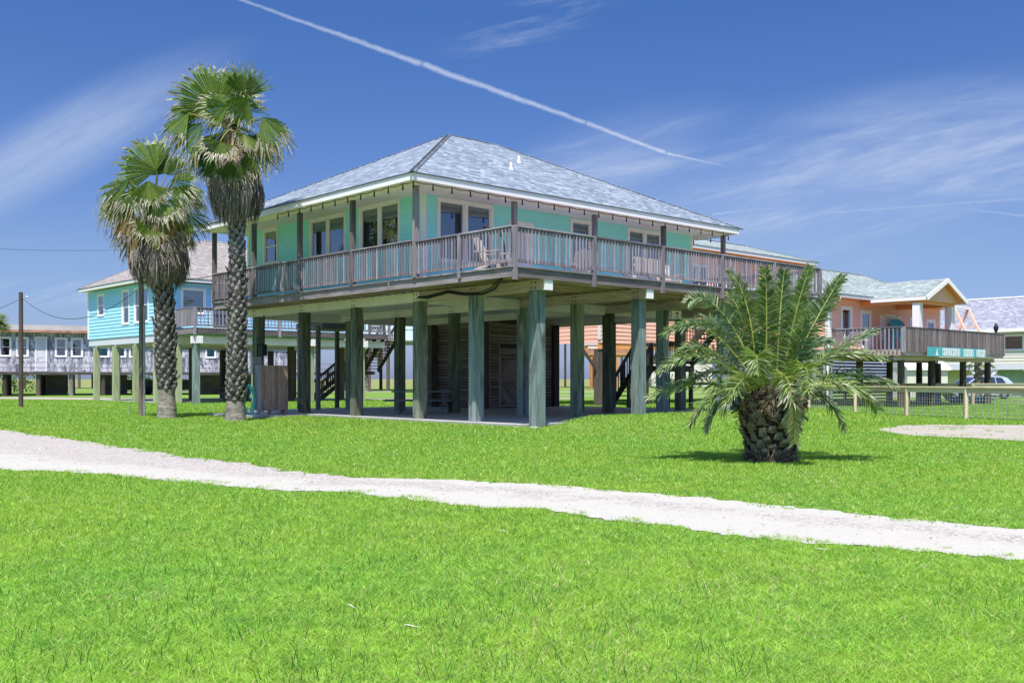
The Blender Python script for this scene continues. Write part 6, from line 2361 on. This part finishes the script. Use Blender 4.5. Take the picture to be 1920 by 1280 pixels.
t = house_thing('wall_plaque', 9.85, 2.72, 3.28, 'small cream plaque with a dark palm mark under the deck beside a pile', 'sign')
b = MB(); b.box(-0.25, 0.25, -0.02, 0.02, 0.0, 0.27); b.build('board', M['cream_beam'], t)
b = MB()
b.bar((0.0, -0.026, 0.06), (0.02, -0.026, 0.16), 0.02, 0.008, up=(0, 1, 0))
for a in (-1.2, -0.5, 0.3, 1.0):
    b.bar((0.02, -0.027, 0.16), (0.02 + 0.09 * math.sin(a), -0.027, 0.16 + 0.06 * math.cos(a)), 0.022, 0.008, up=(0, 1, 0))
b.bar((-0.11, -0.026, 0.05), (0.12, -0.026, 0.05), 0.018, 0.008, up=(0, 1, 0))
b.build('palm_mark', M['black'], t)

# picnic table on the slab
t = empty('picnic_table', (-3.05, 33.6, 0.12), R(4), 'dark grey wooden picnic table with benches under the mint house', 'table')
b = MB()
for i in range(5):
    b.box(-1.0, 1.0, -0.36 + i * 0.145, -0.36 + i * 0.145 + 0.135, 0.72, 0.76)
b.build('table_top', M['table'], t)
for sg in (-1, 1):
    b = MB()
    for i in range(2):
        y = sg * (0.62 + i * 0.14)
        b.box(-1.25, 1.0, y - 0.065, y + 0.065, 0.43, 0.47)
    b.build('bench', M['table'], t)
for x in (-0.7, 0.7):
    b = MB()
    b.bar((x, -0.70, 0.0), (x, -0.22, 0.72), 0.05, 0.14)
    b.bar((x, 0.70, 0.0), (x, 0.22, 0.72), 0.05, 0.14)
    b.bar((x + 0.06, -0.80, 0.39), (x + 0.06, 0.80, 0.39), 0.05, 0.12)
    b.build('trestle', M['table'], t)

# boarded shower screen, hose and meter by the left rear pile
t = empty('shower_screen', (-8.28, 33.7, 0.12), ROT, 'box of upright reddish cedar boards on short legs beside the taller palm', 'enclosure')
b = MB()
for i in range(8):
    b.box(-0.42 + i * 0.122, -0.42 + i * 0.122 + 0.116, -0.40, -0.375, 0.12, 1.62)
b.build('front_boards', M['crate'], t)
b = MB()
for i in range(3):
    b.box(-0.445, -0.42, -0.37 + i * 0.125, -0.37 + i * 0.125 + 0.118, 0.12, 1.63)
b.build('side_boards', M['weathered'], t)
b = MB()
for i in range(3):
    b.box(0.555, 0.58, -0.37 + i * 0.125, -0.37 + i * 0.125 + 0.118, 0.12, 1.60)
b.box(-0.42, 0.555, -0.05, -0.02, 0.12, 1.6)
b.build('back_boards', M['crate'], t)
for (x, y) in ((-0.38, -0.34), (-0.10, -0.34), (0.5, -0.34), (-0.38, -0.1), (0.5, -0.1)):
    b = MB(); b.box(x - 0.045, x + 0.045, y - 0.045, y + 0.045, -0.01, 0.12); b.build('leg', M['warm'], t)

m = MB()
random.seed(5)
for k in range(9):
    w = 0.17 + random.uniform(-0.03, 0.05)
    h = 0.46 + random.uniform(-0.06, 0.10)
    ox = random.uniform(-0.06, 0.06)
    pl = []
    for a in np.linspace(0.3, 2 * math.pi + 0.3, 22):
        pl.append((ox + w * math.sin(a) * (1 - 0.3 * math.cos(a)), random.uniform(-0.01, 0.01) + k * 0.012, -h + h * math.cos(a) * 0.95))
    m.tube(pl, 0.014, 5, cap=False)
m.tube([(0.05, 0, -0.9), (0.12, -0.05, -1.02), (0.35, -0.1, -0.98), (0.55, -0.12, -0.8), (0.62, -0.12, -0.62)], 0.014, 5)
o = m.build('garden_hose', plain('turquoise_hose_rubber', (0.10, 0.55, 0.48), 0.4, 0.5))
o.location = (-8.83, 33.35, 1.12)
tag(o, 'coiled turquoise garden hose hanging beside the cedar boards', 'hose')
t = empty('electric_meter', (-8.93, 34.6, 1.9), ROT, 'grey electric meter box with black conduit strapped to the rear left pile', 'meter')
b = MB(); b.box(-0.18, 0.18, -0.15, 0.0, -0.45, 0.15); b.build('box', M['metal'], t)
b = MB(); b.tube([(0.05, -0.08, 0.15), (0.05, -0.08, 0.55), (0.30, -0.08, 0.62), (0.30, -0.08, 1.6)], 0.03, 8); b.box(0.2, 0.38, -0.14, 0.0, 0.2, 0.6); b.build('conduit', M['black'], t)
m = MB(); m.box(-0.07, 0.07, -0.07, 0.07, 0, 3.35)
o = m.build('timber_post', M['weathered_dark']); o.location = (-7.40, 38.0, 0); o.rotation_euler = (0, 0, ROT)
tag(o, 'slim weathered post holding up the rear corner deck of the mint house', 'post')
m = MB()
random.seed(9)
for i, (x, y, s) in enumerate(((0.55, 25.3, .13), (0.72, 25.35, .08), (0.85, 25.2, .05))):
    m = MB()
    for k in range(14):
        a = 2 * math.pi * k / 14
        for (r0, z0_, r1, z1_) in ((1, 0, .95, .35), (.95, .35, .5, .62), (.5, .62, 0, .66)):
            a2 = 2 * math.pi * (k + 1) / 14
            def rr(q): return 1 + 0.18 * math.sin(q * 3 + i) + 0.1 * math.sin(q * 5)
            m.face([(s * r0 * rr(a) * math.cos(a), s * r0 * rr(a) * math.sin(a), s * z0_), (s * r0 * rr(a2) * math.cos(a2), s * r0 * rr(a2) * math.sin(a2), s * z0_),
                    (s * r1 * rr(a2) * math.cos(a2), s * r1 * rr(a2) * math.sin(a2), s * z1_), (s * r1 * rr(a) * math.cos(a), s * r1 * rr(a) * math.sin(a), s * z1_)], rnd=0.5)
    o = m.build('stone', M['concrete'])
    o.location = (x, y, 0)
    tag(o, ['largest pale stone at the foot of the front corner pile', 'middle-sized pale stone beside the largest at the corner pile', 'smallest pale stone right of the corner pile'][i], 'stone', 'stones at the front corner pile')

# ================================================================== CORAL HOUSE DECK THINGS
def coral_thing(name, x, y, z, label, cat, rz=0.0, group=None):
    return empty(name, LW(CORAL, x, y, z), ROT + rz, label, cat, group)


def high_chair(x, y, rz, label):
    t = coral_thing('deck_chair', x, y, 2.6, label, 'chair', rz, 'teal tall chairs on the coral deck')
    b = MB()
    b.bar((0, 0.22, 0.72), (0, 0.62, 1.55), 0.58, 0.05, up=(0, -1, 0.4))
    b.build('backrest', M['teal'], t)
    b = MB(); b.box(-0.29, 0.29, -0.28, 0.25, 0.66, 0.72); b.build('seat', M['teal'], t)
    for (a, c) in ((-0.26, -0.25), (0.26, -0.25), (-0.26, 0.25), (0.26, 0.25)):
        b = MB(); b.box(a - 0.035, a + 0.035, c - 0.035, c + 0.035, 0, 0.66); b.build('leg', M['teal'], t)
    return t


high_chair(3.9, -1.6, R(-30), 'teal tall chair left of the first white porch column')
high_chair(5.9, -0.9, R(15), 'teal tall chair just right of the coral house door')
high_chair(6.7, -0.9, R(20), 'teal tall chair partly behind the first white porch column')
t = coral_thing('side_table', 3.3, -2.4, 2.6, 'small red and white side table behind the coral deck railing', 'table')
b = MB(); b.lathe((0, 0, 0.42), [(0, 0.12), (0.24, 0.10), (0.28, 0.03), (0.28, 0.0), (0, 0)], 16); b.build('top', plain('red_paint', (0.6, 0.08, 0.06), 0.5), t)
b = MB(); b.lathe((0, 0, 0), [(0.2, 0.0), (0.05, 0.05), (0.05, 0.42)], 12); b.build('pedestal', M['white'], t)

t = coral_thing('swing_frame', 11.0, -1.7, 2.6, 'pale pink double A-frame porch swing stand at the right end of the coral deck', 'swing', R(90))
t.scale = (1.15, 1.15, 1.12)
pk = plain('pale_pink_paint', (0.85, 0.55, 0.42), 0.6, var=0.05)
for yy in (0.0, 1.5):
    a = MB()
    a.bar((-0.95, yy, 0), (0, yy, 2.1), 0.09, 0.12, up=(0, 1, 0))
    a.bar((0.95, yy, 0), (0, yy, 2.1), 0.09, 0.12, up=(0, 1, 0))
    a.bar((-0.38, yy, 1.25), (0.38, yy, 1.25), 0.06, 0.12, up=(0, 1, 0))
    a.bar((-0.72, yy, 0.5), (0.72, yy, 0.5), 0.06, 0.12, up=(0, 1, 0))
    a.build('a_frame', pk, t)
a = MB(); a.bar((0, -0.15, 2.12), (0, 1.65, 2.12), 0.10, 0.12); a.build('top_beam', M['white'], t)
m = MB()
m.lathe((0, 0, 0), [(0.0, 0.0), (0.10, 0.02), (0.07, 0.2), (0.13, 0.4), (0.15, 0.62), (0.08, 0.85), (0.05, 0.92), (0, 0.94)], 12)
o = m.build('garden_statue', M['black']); o.location = LW(CORAL, 10.75, -3.2, 3.55); o.scale = (0.8, 0.8, 0.62)
tag(o, 'small dark bird-like figure on the far corner of the coral deck rail', 'ornament')
random.seed(3)
t = coral_thing('potted_plant', 10.65, -2.95, 2.6, 'leafy green potted plant at the right end of the coral deck', 'plant')
b = MB(); b.lathe((0, 0, 0), [(0.0, 0), (0.18, 0), (0.25, 0.42), (0.22, 0.42), (0, 0.38)], 14); b.build('pot', M['teal'], t)
b = MB()
for i in range(90):
    a = random.uniform(0, 6.28); e = random.uniform(0.1, 1.3); l = random.uniform(0.45, 0.85)
    d = Vector((math.cos(a) * math.cos(e), math.sin(a) * math.cos(e), math.sin(e)))
    s = d.cross(Vector((0, 0, 1))).normalized() * 0.035
    p = Vector((0, 0, 0.42)); q = p + d * l * 0.6; e2 = p + d * l - Vector((0, 0, 0.08))
    b.face([p - s * .4, q - s, q + s, p + s * .4], col=random.choice(GREENS)); b.face([q - s, e2, e2, q + s], col=random.choice(GREENS))
b.build('foliage', M['leaf'], t)


# sign board on the deck front: teal panel with blocked white lettering and a sail mark
def sign():
    t = coral_thing('name_sign', 2.2, -3.58, 2.20, 'long teal name board with white lettering hung on the coral deck front', 'sign')
    # board in local x
    x0, x1 = 0.0, 6.3
    b = MB(); b.box(x0, x1, -0.03, 0.0, 0.12, 0.54)
    b.build('board', plain('turquoise_sign_paint', (0.08, 0.42, 0.46), 0.5, var=0.12), t)
    s = MB()
    s.face([(0.78, -0.036, 0.15), (1.06, -0.036, 0.15), (0.90, -0.036, 0.48)])
    s.face([(0.90, -0.036, 0.40), (1.00, -0.036, 0.40), (0.95, -0.036, 0.50)])
    s.build('sail_emblem', M['white'], t)
    for k, (a, w) in enumerate(((1.5, 1.85), (3.75, 1.1), (5.2, 1.0))):
        pl = MB(); pl.box(a, a + w, -0.036, -0.03, 0.16, 0.50); pl.build('letter_panel', M['white'], t)
        # unreadable at this distance in the place itself: strokes only
        l = MB()
        n = {0: 10, 1: 6, 2: 5}[k]
        for i in range(n):
            cx = a + w * (i + 0.5) / n
            hw = w / n * 0.28
            z_a, z_b = 0.21, 0.45
            kind = (i * 7 + k * 3) % 5
            if kind in (0, 1, 3): l.box(cx - hw, cx - hw + 0.03, -0.040, -0.0362, z_a, z_b)
            if kind in (0, 2, 4): l.box(cx + hw - 0.03, cx + hw, -0.040, -0.0362, z_a, z_b)
            if kind in (1, 2, 3): l.box(cx - hw + 0.03, cx + hw - 0.03, -0.040, -0.0362, z_b - 0.04, z_b)
            if kind in (0, 2, 3): l.box(cx - hw + 0.03, cx + hw - 0.03, -0.040, -0.0362, 0.33, 0.37)
            if kind in (1, 3, 4): l.box(cx - hw + 0.03, cx + hw - 0.03, -0.040, -0.0362, z_a, z_a + 0.04)
        l.build('lettering', M['teal'], t)


sign()

# blue wheeled bin and picnic bench under the coral deck
t = empty('wheeled_bin', (22.0, 52.5, 0), R(20), 'blue wheeled bin under the coral deck beside the dark piles', 'bin')
bl = plain('blue_plastic', (0.03, 0.20, 0.42), 0.45, 0.4)
b = MB(); b.obox((0, 0, 0.52), (1, 0, 0), (0, 1, 0), (0, 0, -1), 0.32, 0.36, 0.48, taper=0.8); b.build('body', bl, t)
b = MB(); b.obox((0, 0, 1.03), (1, 0, 0), (0, 1, 0), (0, 0, 1), 0.35, 0.40, 0.035, taper=0.9); b.build('lid', bl, t)
for sg in (-1, 1):
    b = MB(); b.tube([(sg * 0.30, 0.3, 0.11), (sg * 0.36, 0.3, 0.11)], 0.11, 14); b.build('wheel', M['black'], t)
t = empty('kayak', (24.0, 52.3, 0), R(-35), 'low dark blue kayak lying on the grass behind the wire fence', 'kayak')
b = MB(); b.tube([(-1.2, 0, 0.2), (-0.8, 0, 0.18), (0, 0, 0.17), (0.8, 0, 0.18), (1.2, 0, 0.2)], [0.02, 0.17, 0.24, 0.17, 0.02], 12); b.build('hull', bl, t)

t = empty('picnic_table', (-15.8, 57.0, 0.02), R(25), 'grey picnic table standing under the turquoise house', 'table')
b = MB(); b.box(-0.9, 0.9, -0.35, 0.35, 0.72, 0.77); b.build('table_top', M['table'], t)
for sg in (-1, 1):
    b = MB(); b.box(-0.9, 0.9, sg * 0.7 - 0.12, sg * 0.7 + 0.12, 0.42, 0.47); b.build('bench', M['table'], t)
    b = MB(); b.box(sg * 0.6 - 0.04, sg * 0.6 + 0.04, -0.75, 0.75, 0.0, 0.42); b.box(sg * 0.6 - 0.04, sg * 0.6 + 0.04, -0.3, 0.3, 0.42, 0.72); b.build('trestle', M['table'], t)

# flat trailer under the peeling house
t = empty('boat_trailer', (-30.0, 83.5, 0), R(22), 'grey covered trailer parked beneath the peeling house', 'trailer')
b = MB(); b.obox((0, 0, 0.85), (1, 0, 0), (0, 1, 0), (0, 0, 1), 3.2, 0.9, 0.38, taper=0.97); b.build('body', M['table'], t)
b = MB(); b.box(-3.4, 4.6, -0.06, 0.06, 0.38, 0.46); b.build('drawbar', M['black'], t)
for x in (-0.5, 0.5):
    b = MB(); b.tube([(x, -1.0, 0.33), (x, -0.8, 0.33)], 0.33, 18); b.build('wheel', M['black'], t)


# ------------------------------------------------------------------ the parked car
def car():
    t = empty('parked_car', (29.9, 64.2, 0), R(8), 'silver estate car with dark windows parked before the cream house', 'car')
    paint, nt, b = new_mat('silver_car_paint')
    b.inputs['Base Color'].default_value = (0.62, 0.64, 0.67, 1)
    b.inputs['Metallic'].default_value = 0.5
    b.inputs['Roughness'].default_value = 0.25
    b.inputs['Coat Weight'].default_value = 0.6
    tint, nt2, b2 = new_mat('dark_car_glass')
    b2.inputs['Base Color'].default_value = (0.02, 0.03, 0.05, 1)
    b2.inputs['Roughness'].default_value = 0.05
    b2.inputs['Specular IOR Level'].default_value = 0.8
    # side profile: front at -x, tail at +x
    low = [(-2.25, 0.45), (-2.2, 0.62), (-2.0, 0.78), (-1.15, 0.92), (1.9, 0.96), (2.25, 0.90), (2.3, 0.62), (2.25, 0.38), (1.75, 0.25), (-1.8, 0.22)]
    def shell(prof, w0, w1, mb, zsplit):
        n = len(prof)
        def wd(z): return w0 if z < zsplit else w1
        for i in range(n):
            a, b_ = prof[i], prof[(i + 1) % n]
            mb.face([(a[0], -wd(a[1]), a[1]), (a[0], wd(a[1]), a[1]), (b_[0], wd(b_[1]), b_[1]), (b_[0], -wd(b_[1]), b_[1])])
        for s in (-1, 1):
            mb.face([(p[0], s * wd(p[1]), p[1]) for p in (prof if s < 0 else prof[::-1])])
    mb = MB(); shell(low, 0.90, 0.86, mb, 0.8); body = mb.build('body', paint, t)
    cab_ = [(-1.20, 0.90), (-0.35, 1.42), (0.2, 1.50), (1.35, 1.46), (1.75, 1.36), (2.15, 0.93)]
    mb = MB()
    W = {0.90: 0.86, 0.93: 0.86}
    n = len(cab_)
    for i in range(n - 1):
        a, b_ = cab_[i], cab_[i + 1]
        wa, wb = (0.86 if a[1] < 1 else 0.66), (0.86 if b_[1] < 1 else 0.66)
        mb.face([(a[0], -wa, a[1]), (b_[0], -wb, b_[1]), (b_[0], wb, b_[1]), (a[0], wa, a[1])])
    for s in (-1, 1):
        mb.face([(p[0], s * (0.86 if p[1] < 1 else 0.66), p[1]) for p in cab_])
    mb.build('cabin', paint, t)
    gl = MB()
    for s in (-1, 1):
        def Q(x, z): return (x, s * (0.875 - (z - 0.92) / 0.54 * 0.20), z)
        for quad in (((-0.95, 1.0), (-0.10, 1.0), (-0.10, 1.40), (-0.38, 1.36)), ((-0.03, 1.0), (0.85, 1.0), (0.85, 1.40), (-0.03, 1.42)), ((0.92, 1.0), (1.55, 1.02), (1.35, 1.36), (0.92, 1.39))):
            gl.face([Q(*q) for q in quad])
    gl.face([(1.80, -0.6, 1.33), (2.12, -0.75, 1.0), (2.12, 0.75, 1.0), (1.80, 0.6, 1.33)])
    gl.face([(-1.12, -0.72, 0.98), (-0.42, -0.58, 1.39), (-0.42, 0.58, 1.39), (-1.12, 0.72, 0.98)])
    gl.build('window', tint, t)
    for s in (-1, 1):
        m_ = MB(); m_.bar((-0.2, s * 0.6, 1.53), (1.3, s * 0.6, 1.51), 0.03, 0.03); m_.build('roof_rail', M['metal'], t)
        for x in (-1.42, 1.38):
            w = empty('wheel', (x, s * 0.84, 0.33)); w.parent = t
            ty = MB(); ty.M = Matrix.Rotation(R(90), 4, 'X')
            ty.lathe((0, 0, -0.11), [(0.20, 0), (0.31, 0.0), (0.335, 0.03), (0.335, 0.19), (0.31, 0.22), (0.20, 0.22)], 22); ty.build('tyre', M['black'], w)
            rm = MB(); rm.M = Matrix.Rotation(R(90), 4, 'X')
            for k in range(5):
                a = 2 * math.pi * k / 5
                rm.M = Matrix.Rotation(R(90), 4, 'X')
                rm.bar((0, 0, 0.10), (0.20 * math.cos(a), 0.20 * math.sin(a), 0.10), 0.07, 0.02)
                rm.bar((0, 0, -0.10), (0.20 * math.cos(a), 0.20 * math.sin(a), -0.10), 0.07, 0.02)
            rm.lathe((0, 0, -0.09), [(0.205, 0), (0.215, 0.0), (0.215, 0.18), (0.205, 0.18)], 20)
            rm.build('rim', M['metal'], w)
        tl = MB(); tl.box(2.05, 2.27, s * 0.80 - 0.08, s * 0.80 + 0.08, 0.78, 0.94); tl.build('tail_light', plain('red_lens', (0.5, 0.02, 0.02), 0.2, 0.5), t)
        hl = MB(); hl.box(-2.2, -1.98, s * 0.70 - 0.12, s * 0.70 + 0.12, 0.62, 0.76); hl.build('headlight', M['glass'], t)


car()


# ------------------------------------------------------------------ palms and shrubs far off
def far_palm(x, y, h, label, seed, crown=1.3):
    random.seed(seed)
    r = empty('far_palm', (x, y, 0), 0, label, 'palm tree')
    tk = MB()
    tk.tube([(0, 0, 0), (0.1, 0, h * 0.5), (0.05, 0, h)], [0.24, 0.2, 0.16], 10, cols=[(0.2, 0.17, 0.15)] * 3)
    boots(tk, [(0, (0, 0), .24), (h * 0.5, (0.1, 0), .2), (h, (0.05, 0), .16)], 0.3, h, per_m=16, w=0.2, h=0.25, out=0.1)
    tk.build('trunk', M['bark'], r)
    cr = MB()
    H = Vector((0.05, 0, h))
    for i in range(16):
        a = i * 2.4; el = random.uniform(-0.5, 1.2)
        d = Vector((math.cos(a) * math.cos(el), math.sin(a) * math.cos(el), math.sin(el)))
        q = H + d * 0.7
        petiole(cr, H, q)
        fan_leaf(cr, q, (d.x, d.y, d.z - 0.3), (-d.x * d.z, -d.y * d.z, 1), crown * random.uniform(0.7, 0.9), spread=90, droop=0.3, nseg=18)
    cr.build('crown', M['leaf'], r)


far_palm(28.4, 60.8, 2.35, 'shaggy palm standing before the cream house behind the car', 61, 0.5)
far_palm(-15.2, 104, 4.2, 'slender pale palm far off between the piles left of the cedar boards', 62, 1.2)
far_palm(-37.3, 70.8, 5.1, 'green palm crown at the left edge above the peeling house', 63, 1.3)
far_palm(14.6, 122, 6.2, 'slim far palm right of the store room', 64, 1.1)


def bush(x, y, w, h, label, seed, n=900):
    random.seed(seed)
    r = empty('shrub', (x, y, 0), 0, label, 'shrub')
    b = MB()
    for i in range(n):
        p = Vector((random.gauss(0, w * 0.3), random.gauss(0, w * 0.2), abs(random.gauss(h * 0.4, h * 0.3))))
        v = Vector((random.gauss(0, 1), random.gauss(0, 1), random.gauss(0.4, 1))).normalized() * random.uniform(0.1, 0.3)
        s = v.cross(Vector((0.3, 0.4, 1))).normalized() * 0.07
        b.face([p - s, p + v * 0.6 - s, p + v, p + v * 0.6 + s, p + s], col=random.choice([(0.05, 0.12, 0.03), (0.08, 0.17, 0.04), (0.12, 0.20, 0.06)]))
    b.build('foliage', M['leaf'], r)
    t = MB()
    for k in range(4):
        t.tube([(0, 0, 0), (random.gauss(0, .2), random.gauss(0, .2), h * 0.6)], [0.05, 0.02], 5)
    t.build('stem', M['pile_dark'], r)


bush(-24.5, 88, 5, 2.2, 'wide dark shrub seen under the turquoise house', 71)
bush(-33, 92, 5, 2.2, 'broad green shrub behind the peeling house piles', 72)
bush(-46, 92, 6, 2.4, 'tall loose shrub at far left below the peeling house', 73)
bush(19, 118, 5, 1.6, 'low shrub beyond the field right of the store room', 74)

# fallen twigs and palm litter on the lawn
random.seed(15)
tw = [(-0.08, 8.3), (-0.90, 5.55), (-0.52, 5.1), (2.3, 7.4)]
names = ['pale bent twig lying near the middle of the lawn', 'pale curved twig at the bottom of the lawn left of centre', 'pale twig nearest the bottom edge of the lawn', 'small white twig on the right side of the lawn']
for (x, y), lb in zip(tw, names):
    m = MB()
    a = random.uniform(-1.2, -0.3)
    l = random.uniform(0.03, 0.05)
    d = Vector((math.cos(a), math.sin(a), 0))
    m.tube([-d * l, -d * l * 0.3 + Vector((0, 0.006, 0.003)), d * l * 0.4 + Vector((0.004, 0.0, 0.0)), d * l * 1.1 + Vector((0.01, 0.012, -0.004))], [0.002, 0.0035, 0.003, 0.0015], 5)
    o = m.build('twig', plain('pale_dry_twig', (0.62, 0.55, 0.42), 0.8))
    o.location = (x, y, 0.026)
    tag(o, lb, 'twig', 'twigs and palm litter on the lawn')
